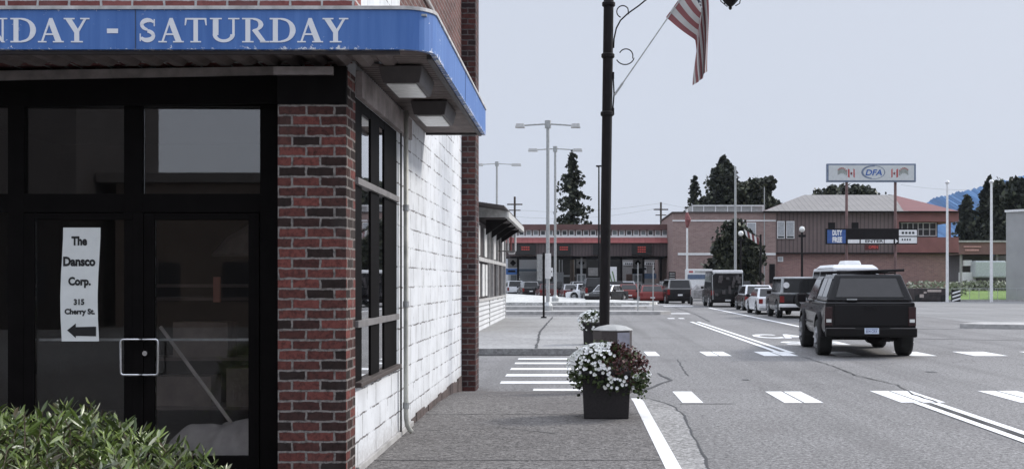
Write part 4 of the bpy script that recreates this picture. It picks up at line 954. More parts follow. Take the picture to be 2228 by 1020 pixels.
D = 102; m = MB(); m.tube([(X(1655,D),D,0),(X(1655,D),D,Z(510,D))], .09, 8); m.tube([(X(1655,D),D,Z(516,D)),(X(1618,D),D,Z(497,D))], .03, 6); m.build('post', M_black, t)
m = MB()
for k in range(6):
    a = 1620+k*5; m.quad((X(a,D),D-.02*k,Z(500+k*3,D)),(X(a+5,D),D-.02*k-.1*(k%2),Z(503+k*3,D)),(X(a+7,D),D+.1*(k%2),Z(517+k*3,D)),(X(a+3,D),D,Z(512+k*4,D)), mi=k%2)
m.build('cloth', [M_white, plain('faded red cloth', (0.34,0.10,0.11))], t)

# ------------------------------------------------------------ border canopy and what stands below it
M_bwin = plain('dark window', (0.05,0.055,0.06), .15); M_bwin2 = plain('grey window', (0.22,0.24,0.25), .2)
def bx_(m, a, b, yt, yb, D, dep, mi=None): m.box(X(a,D), X(b,D), D, D+dep, Z(yb,D), Z(yt,D), mi)
CB = thing('border_canopy', 'long low inspection canopy with a red band and a strip of small windows', 'building', (X(1290,130),130,0)); D = 130
m = MB(); bx_(m,1050,1463,488,500,D-.25,14); m.build('roof', plain('brown roofing', (0.13,0.07,0.065), .8, scale=1), CB)
m = MB(); bx_(m,1050,1463,500,513,D+.3,12); m.build('clerestory', plain('brown wall', (0.14,0.10,0.095), .8), CB)
k = 1066
i = 0
while k < 1455:
    m = MB(); bx_(m,k,k+12.5,500.6,512.6,D+.18,.12)
    w = m.build('window', M_white, CB); m = MB(); bx_(m,k+2,k+10.5,502.3,510.6,D+.15,.03); m.build('pane', M_bwin if 1290>k>1200 or i%3==1 else M_bwin2, w); k += 15.6; i += 1
m = MB(); bx_(m,1050,1463,512.7,516.6,D-.1,1); m.build('sill_band', M_white, CB)
m = MB(); m.add([(X(1050,D),D-.1,Z(517,D)),(X(1463,D),D-.1,Z(517,D)),(X(1463,D),D-1.2,Z(529,D)),(X(1050,D),D-1.2,Z(529,D)),(X(1050,D),D+.9,Z(529,D)),(X(1463,D),D+.9,Z(529,D))],[(0,3,2,1),(3,4,5,2),(1,2,5),(0,4,3)])
m.build('red_band', ribbed('red metal band', (0.30, 0.085, 0.08), 0, .6, .5, .7), CB)
m = MB(); bx_(m,1050,1463,529.3,557,D-.9,15); m.build('fascia', ribbed('dark ribbed fascia', (0.10,0.075,0.075), 0, .35, .7, .4), CB)
for a, b, lines in ((1122,1165,2),(1212,1242,2),(1290,1320,0),(1375,1418,3)):
    m = MB(); bx_(m,a,b,531,554,D-1.1,.18); s = m.build('gantry_sign', plain('black panel', (0.012,0.010,0.010), .5), CB)
    m = MB()
    for q_ in range(lines):
        for w_ in range(4): bx_(m, (a+b)/2-9+w_*4.6, (a+b)/2-9+w_*4.6+3.6, 536.5+q_*5, 538.8+q_*5, D-1.13, .025)
    if lines: m.build('message', M_redglow, s)
m = MB(); bx_(m,1110,1463,557.2,560,D-.5,13); m.build('soffit', M_black, CB)
for px in (1127,1265,1352,1400,1438,1458,1320):
    m = MB(); bx_(m,px-2.2,px+2.2,557,642,D+1,.5); m.build('column', M_black if px in (1438,1352,1458,1127,1400) else M_galv, CB)
# lane booths
def booth(px, D, label, g='inspection booths under the canopy'):
    t = thing('inspection_booth', label, 'booth', (X(px,D),D,0), g)
    m = MB(); bx_(m,px-10,px+10,596,647,D,2.2); m.build('body', M_white, t)
    m = MB(); bx_(m,px-8,px+8,598,612,D-.04,.05); m.build('window', M_bwin2, t)
    m = MB(); bx_(m,px-11,px+11,563,583,D+.2,.25); s = m.build('lane_sign', M_conc, t)
    m = MB(); m.quad(*[(X(px+a,D),D+.17,Z(572+b,D)) for a,b in ((-7,0),(0,7),(7,0),(0,-7))]); m.build('diamond', M_black, s)
    m = MB(); bx_(m,px-11,px+11,584,595,D+.1,2.4); m.build('roof', M_black, t)
booth(1265,133,'white booth under the diamond sign left of the black post'); booth(1388,134,'white booth under the diamond sign right of the black post'); booth(1116,134,'booth under the diamond sign beside the kiosk')
t = thing('white_lorry', 'white box lorry parked behind the far end of the sign post', 'lorry', (X(1155,145),145,0)); D = 145
m = MB(); bx_(m,1126,1186,562,606,D,2.5); m.build('body', plain('lorry white', (0.72,0.75,0.78), .5, var=.1), t, bevel=.05)
m = MB(); bx_(m,1128,1184,585,590,D-.03,.04); bx_(m,1128,1184,596,599,D-.03,.04); m.build('stripe', plain('grey blue stripe', (0.20,0.26,0.33), .5), t)
m = MB(); bx_(m,1128,1184,608,630,D+.2,2); m.build('chassis', M_black, t)
t = thing('blue_hoarding', 'blue sign board low beside the kiosk corner', 'sign board', (X(1115,140),140,0)); D=131.5
m = MB(); bx_(m,1100,1127,584,597,D,.2); m.build('board', plain('bright blue', (0.05,0.16,0.45), .5), t); m = MB(); bx_(m,1105,1121,588,592,D-.03,.03); m.build('lettering', M_black, t); m = MB(); bx_(m,1108,1111,597,645,D,.1); m.build('leg', M_galv, t)
for (a,b,yt,yb,D,lb) in ((1131,1168,592,626,138,'pale screen wall panel left of the grey sign panel'),(1170,1187,596,625,137,'narrow pale panel beside the sign post'),(1203,1226,592,624,136,'pale square panel right of the second twin lamp pole')):
    m = MB(); bx_(m,a,b,yt,yb,D,.2); bx_(m,a+1,a+2,yb,648,D,.2); bx_(m,b-2,b-1,yb,648,D,.2); one(m,'screen_panel',plain('pale panel',(0.66,0.68,0.70),.6,var=.15),lb,'panel',(X((a+b)/2,D),D,0))
# inspection office behind the canopy
OB = thing('inspection_office', 'pale flat office with a white name band under the right end of the canopy', 'building', (X(1420,150),150,0)); D = 150
m = MB(); bx_(m,1355,1470,556,634,D,10); m.build('wall', plain('office wall', (0.38,0.37,0.36), .8), OB)
m = MB(); bx_(m,1356,1400,570,577,D-.1,.09); bx_(m,1402,1450,570,577,D-.1,.09); m.build('name_band', M_white, OB)
m = MB()
for q_ in range(9): bx_(m,1360+q_*4,1362.5+q_*4,572,575,D-.14,.035)
for q_ in range(10): bx_(m,1406+q_*4,1408.5+q_*4,572,575,D-.14,.035)
m.build('small_lettering', M_bwin, OB)
for a,b in ((1390,1406),(1422,1437)): 
    m = MB(); bx_(m,a-1,b+1,580,594,D-.08,.07); w=m.build('window', M_white, OB); m = MB(); bx_(m,a,b,582,587,D-.11,.03); m.build('pane', M_bwin, w)
m = MB(); bx_(m,1376,1436,595,606,D-3,.2); bx_(m,1380,1382,606,636,D-3,.2); bx_(m,1430,1432,606,636,D-3,.2); one(m,'blue_banner',plain('faded blue banner',(0.20,0.30,0.46),.7),'faded blue banner strip in front of the pale office','banner',(X(1400,D),D-3,0))
m = MB(); bx_(m,1363,1376,596,618,D-4,1.2); one(m,'brick_pillar_box',plain('brown box',(0.26,0.19,0.16),.8),'brown box cabinet at the left of the faded blue banner','cabinet',(X(1369,D),D-4,0))
t = thing('notice_board', 'black notice board with lines of text beside the brick building corner', 'sign', (X(1462,118),118,0)); D=118
m = MB(); bx_(m,1455,1470,591,612,D,.15); m.build('board', M_black, t); m = MB(); 
for q_ in range(3): bx_(m,1457,1468,594+q_*5,596+q_*5,D-.03,.03)
m.build('text_line', M_conc, t); m = MB(); bx_(m,1461,1463.5,612,648,D,.12); m.build('post', M_black, t)
# hoarding with green slashes and dark wall left under canopy
t = thing('slashed_board', 'white board with green slashes beside the black post', 'sign board', (X(1334,125),125,0)); D=125
m = MB(); bx_(m,1322,1342,580,616,D,.15); m.build('board', M_white, t)
m = MB()
for a in (1324,1331): m.quad(*[(X(p,D),D-.02,Z(q_,D)) for p,q_ in ((a,590),(a+2.5,590),(a+8,612),(a+5.5,612))]); 
m.build('slash', plain('green slash', (0.12,0.22,0.08), .6), t); m = MB(); bx_(m,1330,1333,616,646,D,.1); m.build('leg', M_galv, t)
DW = thing('dark_inspection_hall', 'dark hall wall with pale window bars behind the lane booths', 'building', (X(1240,152),152,0)); D=152
m = MB(); bx_(m,1185,1354,556,634,D,6); m.build('wall', plain('dark hall', (0.05,0.048,0.045), .8, var=.6, scale=.3), DW)
m = MB()
for a in (1206,1216,1222,1248): bx_(m,a,a+2.5,560,600,D-.1,.09)
bx_(m,1200,1252,598,602,D-.15,.09); bx_(m,1280,1312,582,600,D-.1,.09,1); m.build('window_bars', [M_galv, M_conc], DW)
m = MB(); bx_(m,1020,1130,562,634,D+20,6); one(m,'far_shed',plain('pale shed',(0.55,0.57,0.6),.7),'long pale shed far behind the kiosk corner','shed',(X(1090,172),172,0))

# ------------------------------------------------------------ brick customs building
M_cb = brick_mat('tan brick', (0.34,0.24,0.22), (0.27,0.18,0.165), (0.36,0.31,0.29), bw=.4, bh=.13, dirt=.3, bmp=.2)
M_cb2 = brick_mat('reddish tan brick', (0.34,0.20,0.18), (0.26,0.15,0.14), (0.36,0.29,0.27), bw=.4, bh=.13, dirt=.3, bmp=.2)
KX = thing('customs_building', 'two storey brown brick building with white bands and red hipped metal roof', 'building', (X(1720,122),122,0)); D=122
m = MB(); bx_(m,1464,1688,463,650,D,16); m.box(X(1464,D)+.0,X(1470,D),D+16,D+40,0,Z(470,D)); m.build('wall', M_cb, KX)
m = MB(); bx_(m,1688.1,2062,552,650,D+.4,14); m.build('lower_wall', M_cb2, KX)
m = MB(); bx_(m,1463,1688,478.5,481.5,D-.08,.07); bx_(m,1475,1688,550,555,D-.08,.07); split_build(m, 'white_band', M_white, KX)
m = MB(); bx_(m,1462,1689,460.5,463,D-.2,16.4); m.build('parapet', plain('dark coping', (0.06,0.045,0.045), .7), KX)
m = MB(); bx_(m,1506,1662,447,460.4,D+2,.2); bx_(m,1506,1508,446,460.4,D+2.3,8); m.build('roof_screen', plain('pale screen', (0.42,0.42,0.41), .6), KX)
m = MB()
for a in (1506,1530,1556,1582,1612,1634,1659): bx_(m,a,a+2,446,460.4,D+1.85,.14)
bx_(m,1506,1662,446,448.5,D+1.8,.14); split_build(m, 'screen_post', M_white, KX)
def win(a,b,yt,yb,Dw,par,fr=1.5,split=False):
    m = MB(); bx_(m,a,b,yt,yb,Dw-.10,.09); w = m.build('window', M_white, par)
    m = MB(); 
    if split: mid=(yt+yb)/2; bx_(m,a+fr,b-fr,yt+fr,yb-7,Dw-.13,.03,0); bx_(m,a+fr,b-fr,yb-5.5,yb-fr,Dw-.13,.03,1)
    else: bx_(m,a+fr,b-fr,yt+fr,yb-fr,Dw-.13,.03,0)
    m.build('pane', [plain('curtained pane',(0.40,0.41,0.43),.3), M_bwin], w)
win(1603,1622,484,518,D,KX); win(1625,1645,484,518,D,KX)
win(1691,1707.5,481,519,D+0,KX,split=True); win(1711,1728.5,481,519,D+0,KX,split=True); win(1692,1704,558,569,D+.4,KX,2)
m = MB(); bx_(m,1688.2,1955,460,550.5,D+.05,13.5); m.build('ribbed_wall', ribbed('brown ribbed siding', (0.17,0.125,0.12), 0, .42, .7, .35), KX)
m = MB(); bx_(m,1688.2,2086,549.5,552,D-.15,13.9); m.build('dark_ledge', M_black, KX)
m = MB(); 
for a in (1802,1853): bx_(m,a,a+15,484,498,D-.02,.06)
split_build(m, 'vent', M_black, KX)
# roof
def Pq(px,py,d): return (X(px,d), d, Z(py,d))
e = D-.6; ez = Z(459,e); rz = Z(424,D+7); xl,xr = X(1662,e), X(1966,e)
rl, rr2 = X(1750,D+7), X(1955,D+7)*1.0-1.0
m = MB(); m.add([(xl,e,ez),(xr,e,ez),(xr,e+15.5,ez),(xl,e+15.5,ez),(rl,D+7,rz),(X(1943,D+7),D+7,rz)], [(0,1,5,4)], 0)
m.add([(xl,e,ez),(xr,e,ez),(xr,e+15.5,ez),(xl,e+15.5,ez),(rl,D+7,rz),(X(1943,D+7),D+7,rz)], [(0,4,3),(2,3,4,5)], 1)
# right wing hip slopes down to the corner porch
xe = X(2088,e); m.add([(xr,e,ez),(xe,e,ez-.02),(xe,e+15.5,ez-.02),(X(1943,D+7),D+7,rz)], [(0,1,3),(1,2,3)], 1)
m.build('roof', [ribbed('grey standing seam roof', (0.24,0.225,0.215), 0, .6, .6, .6), ribbed('red standing seam roof', (0.20, 0.062, 0.058), 1, .6, .5, .6)], KX)
m = MB(); bx_(m,1662,2088,459.2,462,e-.02,.3); m.build('gutter', M_black, KX)
m = MB(); bx_(m,1955.1,2086,462.1,482,D-.2,13.5); bx_(m,1955.1,2086,516,549.4,D-.2,13.5); m.build('porch_band', plain('red brown panel', (0.25,0.105,0.10), .7, scale=.5), KX)
m = MB(); bx_(m,1956,2040,482.1,515.9,D+1.4,8); m.build('porch_wall', plain('dark porch', (0.04,0.038,0.04), .3), KX)
m = MB()
for a in (1962,1974,1986,1997,2008,2022,2036): bx_(m,a,a+1.8,485,513,D+1.2,.15)
bx_(m,1960,2038,484,486,D+1.25,.1); bx_(m,1960,2038,498,499.5,D+1.25,.1); bx_(m,1960,2038,512,514,D+1.25,.1); split_build(m, 'porch_window', M_white, KX)
m = MB(); bx_(m,2064,2069,482.1,515.9,D,.4); bx_(m,1948,1956,462,549,D-.25,.3); m.build('porch_post', plain('brown post',(0.22,0.10,0.095),.7), KX)
m = MB(); bx_(m,1674,1686,574,616,D-.1,.1); m.build('doorway', M_black, KX)

# ------------------------------------------------------------ overhead store sign and message board
D = 84; SN = thing('double_post_sign', 'white framed duty free sign high on two posts above a black message board', 'sign', (X(1895,D),D,0))
for a in (1842,1948):
    m = MB(); m.tube([(X(a,D),D,0),(X(a,D),D,Z(396,D))], .10, 10); m.build('post', plain('rusty brown post', (0.17,0.10,0.095), .6, var=.4, scale=2), SN)
m = MB(); bx_(m,1799,1993,356,396,D-.35,.3); fr = m.build('sign_box', plain('blue grey frame', (0.16,0.20,0.28), .5), SN, bevel=.02)
m = MB(); bx_(m,1803,1989,359.5,392.5,D-.38,.028); m.build('face', plain('white sign face', (0.56,0.58,0.58), .5, var=.08), fr)
m = MB(); cx_, cz_ = X(1897,D), Z(376,D); rx_, rz_ = 26*D/F, 15*D/F; yy = D-.385
for k in range(40):
    a, b = k/40*6.2832, (k+1)/40*6.2832; w0 = 0.82 if math.cos(a+.3) < 0 else .93
    m.quad((cx_+rx_*math.cos(a),yy,cz_+rz_*math.sin(a)),(cx_+rx_*math.cos(b),yy,cz_+rz_*math.sin(b)),(cx_+rx_*w0*math.cos(b),yy,cz_+rz_*w0*math.sin(b)),(cx_+rx_*w0*math.cos(a),yy,cz_+rz_*w0*math.sin(a)))
m.build('oval', plain('sign grey blue', (0.16,0.20,0.28), .5), fr)
m = MB(); vs, fs = text_mb('DFA', X(1917,D)-X(1881,D), Z(370,D)-Z(383,D), bold=.03); m.add([(X(1880,D)+a+b*.25, D-.388, Z(383,D)+b) for a, b in vs], fs); m.build('lettering', plain('sign blue', (0.05,0.12,0.36), .5), fr)
def flagmark(px, s):
    a = MB(); b = MB(); c = MB()
    for k in range(6): 
        u = px+s*(-18+k*3.4); dy = -6*math.sin((k+1)*.5)
        c.quad(*[(X(p,D),D-.386,Z(q_,D)) for p,q_ in ((u,386+dy-k*.3),(u,372+dy),(u+s*3.3,371+dy),(u+s*3.3,383+dy))])
        if k < 6: b.quad(*[(X(p,D),D-.389,Z(q_,D)) for p,q_ in ((u,374+dy),(u,372+dy+.5),(u+s*3.3,371.5+dy),(u+s*3.3,373.5+dy))])
    for u0, w in ((4,4),(16,3)): b.quad(*[(X(p,D),D-.386,Z(q_,D)) for p,q_ in ((px+s*u0,386),(px+s*u0,368),(px+s*(u0+w),370),(px+s*(u0+w),388))])
    b.quad(*[(X(px+s*12+3*math.cos(k*1.257+1.57),D),D-.386,Z(378-4*math.sin(k*1.257+1.57),D)) for k in (0,2,4,1,3)])
    c.build('flag_shade', plain('grey green print', (0.30,0.32,0.30), .6), fr); b.build('flag_red', plain('print red', (0.45,0.10,0.10), .6), fr)
flagmark(1838, 1); flagmark(1955, -1)
m = MB(); bx_(m,1797,1996,497,531,D-.45,.3); mb_ = m.build('message_board', M_black, SN, bevel=.02)
m = MB(); bx_(m,1800,1840,500,529,D-.48,.028); m.build('blue_panel', plain('panel blue', (0.04,0.10,0.30), .5), mb_)
m = MB(); add_text(m,'DUTY',X(1808,D),X(1829,D),Z(513,D),Z(501,D),D-.49,.05); add_text(m,'FREE',X(1808,D),X(1829,D),Z(528,D),Z(516,D),D-.49,.05); m.build('white_lettering', M_white, mb_)
m = MB(); bx_(m,1845,1870,521,529,D-.48,.028); bx_(m,1873,1923,521,529,D-.48,.028); bx_(m,1925,1944,521,529,D-.48,.028); m.quad(*[(X(p,D),D-.481,Z(q_,D)) for p,q_ in ((1943.9,520),(1950,525),(1943.9,530))])
bx_(m,1956,1995,500,513,D-.48,.028); bx_(m,1956,1995,515.5,529,D-.48,.028); m.build('white_panel', M_white, mb_)
m = MB(); add_text(m,'ENTER',X(1879,D),X(1918,D),Z(528,D),Z(522,D),D-.485,.03)
for q_ in range(4): bx_(m,1962+q_*7.5,1967+q_*7.5,504,509,D-.49,.008); bx_(m,1962+q_*5.5,1965+q_*5.5,519,523,D-.49,.008)
m.build('dark_lettering', M_bwin, mb_)
m = MB(); bx_(m,1882,1912,532,544,D-.4,.2); ob = m.build('open_sign', plain('dark case', (0.08,0.015,0.015), .5), SN); m = MB(); add_text(m,'OPEN',X(1887,D),X(1907,D),Z(541,D),Z(534.5,D),D-.41,.02); m.build('open_lettering', M_redglow, ob)

# ------------------------------------------------------------ right edge
D = 101; GB = thing('grey_building', 'plain pale grey block building at the right edge beside the lawn', 'building', (X(2210,D),D,0))
m = MB(); xa = X(2189,D); m.add([(xa,D,0),(xa+14,D-16,0),(xa+26,D-4,0),(xa+12,D+12,0),(xa,D,Z(462,D)),(xa+14,D-16,Z(462,D)),(xa+26,D-4,Z(462,D)),(xa+12,D+12,Z(462,D))],[(0,1,5,4),(1,2,6,5),(2,3,7,6),(3,0,4,7),(4,5,6,7)])
m.build('wall', plain('grey render', (0.37,0.37,0.37), .8, var=.12, scale=.6), GB)
m = MB(); z = Z(462,D); m.add([(xa-.15,D-.05,z+.002),(xa+14,D-16.2,z+.002),(xa+26.2,D-4,z+.002),(xa+12,D+12.2,z+.002),(xa-.15,D-.05,z+.2),(xa+14,D-16.2,z+.2),(xa+26.2,D-4,z+.2),(xa+12,D+12.2,z+.2)],[(0,1,5,4),(1,2,6,5),(2,3,7,6),(3,0,4,7),(4,5,6,7),(3,2,1,0)]); m.build('coping', M_white, GB)
D = 150; HB = thing('low_shop', 'low building with red brown canopy roof beyond the lawn', 'building', (X(2135,D),D,0))
m = MB(); bx_(m,2092,2210,556,632,D+2,12); m.build('wall', plain('dim wall',(0.12,0.11,0.11),.8), HB)
m = MB(); bx_(m,2088,2200,527,553,D-2,14); m.build('canopy_roof', plain('red brown roof',(0.20,0.11,0.10),.7,scale=.5), HB)
m = MB(); bx_(m,2086,2202,523,526.8,D-2.2,14.4); m.build('roof_edge', M_conc, HB)
m = MB(); bx_(m,2097,2135,535,538,D-2.1,.09); bx_(m,2100,2130,542,546,D-2.1,.09); m.build('roof_sign', plain('pinkish sign',(0.55,0.30,0.28),.6), HB)
for a in (2090,2168): m = MB(); bx_(m,a,a+4,553,632,D-1,.4); m.build('post', M_conc, HB)
m = MB(); bx_(m,2098,2115,566,578,D-1.5,1.5); bx_(m,2097,2123,592,614,D-1.8,2); one(m,'white_cabinet',M_white,'stacked white cabinets under the red brown canopy','cabinet',(X(2108,D),D,0))
m = MB(); bx_(m,2122,2190,567,604,D-3,2); t=one(m,'storage_tank',plain('pale blue tank',(0.50,0.54,0.55),.5),'long pale grey storage tank between the white cabinets and grey building','tank',(X(2155,D),D-3,0),bevel=.2)
r = random.Random(8); pts = [(r.uniform(X(1965,120),X(2088,120)), r.uniform(117,121), .1+r.random()**1.5*1.6) for _ in range(900)] + [(r.uniform(X(2088,148),X(2250,148)), r.uniform(145,148), .5+r.random()**1.5*1.3) for _ in range(1500)]
o = leafcloud(pts, .35, leaf_mat('pale weeds', [(0.10,0.12,0.06),(0.28,0.30,0.22),(0.5,0.5,0.44)], .8, 1), 'weeds', seed=9); tag(o, 'pale weeds growing along the foot of the brick building and lawn', 'weeds', kind='stuff')
D = 97; t = thing('dark_trailer', 'low dark flatbed box with painted sides left of the white pole', 'trailer', (X(2026,D),D,0))
m = MB(); bx_(m,1990,2062,627,654,D,2.2); m.build('body', plain('dark trailer side', (0.04,0.03,0.03), .5, var=.8, scale=3), t, bevel=.04)
m = MB(); bx_(m,2018,2048,630,635,D-.03,.028); bx_(m,2001,2010,640,647,D-.03,.028); bx_(m,2010,2016,634,638,D-.03,.028); m.build('side_print', plain('pale print', (0.5,0.42,0.38), .6), t)
m = MB()
for a in (1998,2054): m.tube([(X(a,D),D-.02,.3),(X(a,D),D+.3,.3)], .3, 14)
split_build(m, 'wheel', M_rub, t)
t = thing('striped_barricade', 'black and white striped barricade between the white poles', 'barricade', (X(2081,D),D,0))
m = MB(); bx_(m,2072,2090,630,656,D,.25); m.build('board', M_black, t); m = MB()
for k in range(3): m.quad(*[(X(p,D),D-.01,Z(q_,D)) for p,q_ in ((2072,640+k*8),(2072,636+k*8),(2090,630.5+k*8),(2090,634.5+k*8))])
m.build('stripe', M_white, t)
D = 98; m = MB(); bx_(m,1990,2230,655,657.5,D,.15); one(m,'low_rail',M_conc,'low concrete rail along the front of the lawn','rail',(X(2100,D),D,0))
m = MB()
for k in range(14): x = X(2066,99)+k*.8; m.tube([(x,98.6,0),(x,98.6,1.1)], .02, 5)
m.tube([(X(2066,99),98.6,1.1),(X(2066,99)+10.4,98.6,1.1)], .02, 5); one(m,'wire_fence',M_galv,'thin wire fence in front of the lawn between the white poles','fence',(X(2100,98.6),98.6,0))

# ------------------------------------------------------------ vehicles (built heading +Y, rear bumper at the origin)
def panel(mb, q, mu, mv, off=.004, th=.006, mu2=None):
    a, b, c, d = [Vector(p) for p in q]; mu2 = mu if mu2 is None else mu2
    def bl(u, v): return (a*(1-u)+b*u)*(1-v)+(d*(1-u)+c*u)*v
    P = [bl(mu,mv), bl(1-mu2,mv), bl(1-mu2,1-mv), bl(mu,1-mv)]; n = (P[1]-P[0]).cross(P[3]-P[0]).normalized()
    mb.prism([p+n*off for p in P], n*th)
def wheel(t, x, y, rad, w, side):
    m = MB(); s = w/2; prof = [(rad*.62,-s),(rad*.93,-s),(rad,-s*.75),(rad,s*.75),(rad*.93,s),(rad*.62,s)]
    n = 22; vs = []; fs = []
    for q, dx in prof:
        for k in range(n): a = 6.2832*k/n; vs.append((x+dx, y+q*math.cos(a), rad+q*math.sin(a)))
    for i in range(len(prof)-1):
        for k in range(n): fs.append((i*n+k, (i+1)*n+k, (i+1)*n+(k+1)%n, i*n+(k+1)%n))
    fs += [tuple(range(n)), tuple(len(vs)-n+k for k in range(n))[::-1]]
    m.add(vs, fs); o = m.build('wheel', M_rub, t, world=False)
    m = MB(); xo = x+side*(s-.02); m.tube([(xo,y,rad),(xo+side*.03,y,rad)], rad*.60, 16)
    for k in range(5): a = k*1.2566; m.tube([(xo+side*.03,y,rad),(xo+side*.035,y+rad*.55*math.cos(a),rad+rad*.55*math.sin(a))], .04, 5)
    m.build('rim', M_rim, o, world=False)
def vehicle(name, label, cat, x, y, yaw, L, Wd, H, col, kind='suv', roofcol=None, tail=True, clear=.22, rear_glass=True, wr=.34, group='vehicles queuing for the border', rough=.25, spare=False):
    t = thing(name, label, cat, (0,0,0), group); w = Wd/2; belt = H*{'suv':.60,'sedan':.64,'hatch':.62,'van':.50,'pickup':.64,'jeep':.58}[kind]
    pm = plain('paint_%s' % '_'.join('%02d' % int(c*100) for c in col), col, rough, 0.0, var=.08, spec=.35, coat=.15)
    hood = belt-.06 if kind != 'van' else belt
    fw, rw = L*.80, L*.20; ar = wr*1.22
    deck = {'sedan': .9}.get(kind, 0)
    top = [(0,.42),(.02,belt*.72),(.05,belt)] + ([(deck,belt+.01)] if deck else []) + [(L*.70,belt),(L*.74,hood),(L*.97,hood-.10),(L,hood*.62),(L-.01,.34),(L-.08,clear)]
    bot = []
    for cy in (fw, rw):
        bot += [(cy+ar*math.cos(a), max(clear, wr+ar*math.sin(a)) if 0<k<8 else clear) for k, a in ((k, math.pi*k/8) for k in range(9))]
    prof = top + bot + [(.06,clear)]
    m = MB(); n = len(prof); fs = []
    def hw(z): return w if z > .45 else w-.03
    vs = [(-hw(z),y_,z) for y_,z in prof] + [(hw(z),y_,z) for y_,z in prof]
    fs = [tuple(range(n))[::-1], tuple(range(n,2*n))] + [(i,(i+1)%n,(i+1)%n+n,i+n) for i in range(n)]
    m.add(vs, fs)
    b0, b1, t0, t1 = {'suv':(.06,L*.73,.30,L*.58),'jeep':(.05,L*.66,.10,L*.60),'sedan':(.75,L*.72,1.25,L*.56),'hatch':(.10,L*.74,.65,L*.56),'van':(.03,L*.86,.06,L*.76),'pickup':(L*.42,L*.73,L*.45,L*.62)}[kind]
    ti = {'van':.08,'jeep':.10}.get(kind,.17)
    gb = (-w+.05, w-.05, b0, b1); gt = (-w+ti+.03, w-ti-.03, t0, t1)
    body = m.build('body', pm, t, world=False, bevel=.035)
    m = MB(); m.frus(gb, gt, belt-.01, H); m.build('cabin', pm if roofcol is None else plain('roof_%s' % '_'.join('%02d' % int(c*100) for c in roofcol), roofcol, .3, coat=.5), t, world=False, bevel=.05)
    c = [(gb[0],b0,belt),(gb[1],b0,belt),(gb[1],b1,belt),(gb[0],b1,belt)]; d = [(gt[0],t0,H),(gt[1],t0,H),(gt[1],t1,H),(gt[0],t1,H)]
    if rear_glass:
        m = MB(); panel(m, (c[0],c[1],d[1],d[0]), .07, .10, .006, .008); m.build('rear_window', M_cglass, t, world=False)
    m = MB(); panel(m, (c[2],c[3],d[3],d[2]), .06, .08, .006, .008); m.build('windscreen', M_cglass, t, world=False)
    for (p, q) in (((c[3],c[0],d[0],d[3])), ((c[1],c[2],d[2],d[1]))) if False else (): pass
    for qd in ((c[3],c[0],d[0],d[3]), (c[1],c[2],d[2],d[1])):
        a_, b_, c_, d_ = [Vector(p) for p in qd]
        for u0, u1 in ((.06,.36),(.39,.66),(.69,.95)) if kind not in ('pickup',) else ((.1,.9),):
            m = MB(); lo = lambda u: a_.lerp(b_, u); hi = lambda u: d_.lerp(c_, u)
            panel(m, (lo(u0),lo(u1),hi(u1),hi(u0)), 0.0, .12, .006, .008); m.build('side_window', M_cglass, t, world=False)
    for sx in (-1, 1):
        for cy in (rw, fw): wheel(t, sx*(w-.12), cy, wr, .24, sx)
        if tail:
            m = MB(); zt0, zt1 = (belt*.66, belt*.92) if kind != 'suv' else (belt*.62, belt*.98)
            m.box(sx*(w-.02)-(.2 if sx>0 else 0), sx*(w-.02)+(.2 if sx<0 else 0), -.02, .10, zt0, zt1); m.build('tail_light', M_tail, t, world=False, bevel=.01)
        m = MB(); m.box(sx*(w-.05)-(.3 if sx>0 else 0), sx*(w-.05)+(.3 if sx<0 else 0), L-.10, L+.01, hood*.66, hood*.82); m.build('headlight', M_lens, t, world=False, bevel=.02)
        m = MB(); m.box(sx*w, sx*(w+.2), b1-.45, b1-.32, belt, belt+.16); m.build('mirror', M_black, t, world=False, bevel=.02)
    m = MB(); m.box(-w+.03, w-.03, -.08, .06, .34, .52); m.build('rear_bumper', pm if kind in ('sedan','hatch') else M_black, t, world=False, bevel=.03)
    m = MB(); m.box(-w+.03, w-.03, L-.06, L+.07, .30, .50); m.build('front_bumper', M_black, t, world=False, bevel=.03)
    m = MB(); m.box(-.18,.18,-.10,-.081,.40,.50) if kind not in ('suv','jeep') else m.box(-.18,.18,-.03,.03,.62,.74); m.build('number_plate', M_white, t, world=False)
    m = MB(); m.box(-w+.15, w-.15, .3, L-.3, clear-.02, .45); m.build('underbody', M_black, t, world=False)
    if spare:
        m = MB(); m.tube([(.1,-.22,.85),(.1,-.05,.85)], .36, 20); s = m.build('spare_wheel', M_rub, t, world=False); m = MB(); m.tube([(.1,-.24,.85),(.1,-.22,.85)], .2, 14); m.build('rim', M_rim, s, world=False)
    t.location = (x, y, 0); t.rotation_euler = (0,0,R(yaw)); return t
BLK=(0.008,0.007,0.008); WHT=(0.72,0.73,0.75); RED=(0.22,0.04,0.035); GRY=(0.28,0.28,0.28); SIL=(0.45,0.46,0.47); DRD=(0.10,0.03,0.03)
j = vehicle('off_roader', 'dark boxy off-roader with pale roof, spare wheel and white bumper behind the pickup', 'off-roader', 10.25, 52.6, -1, 4.4, 1.86, 1.90, BLK, 'jeep', SIL, spare=True, clear=.35, wr=.40)
m = MB(); m.box(-.95,.95,-.16,.02,.50,.66); m.build('pale_bumper', M_white, j, world=False, bevel=.04)
m = MB(); m.tube([(-.62,-.05,1.52),(-.62,-.02,1.52)], .14, 16); m.build('round_reflector', M_white, j, world=False)
vehicle('saloon_car', 'white saloon half hidden by the dark off-roader', 'car', 10.15, 58.2, 0, 4.6, 1.80, 1.36, WHT, 'sedan')
vehicle('hatchback', 'dark hatchback with pale roof ahead of the white saloon', 'car', 10.65, 66.5, 0, 4.2, 1.80, 1.48, BLK, 'hatch', WHT)
vehicle('estate_car', 'white car seen between the tall dark van and the dark hatchback', 'car', 12.9, 84, 0, 4.4, 1.85, 1.45, WHT, 'hatch')
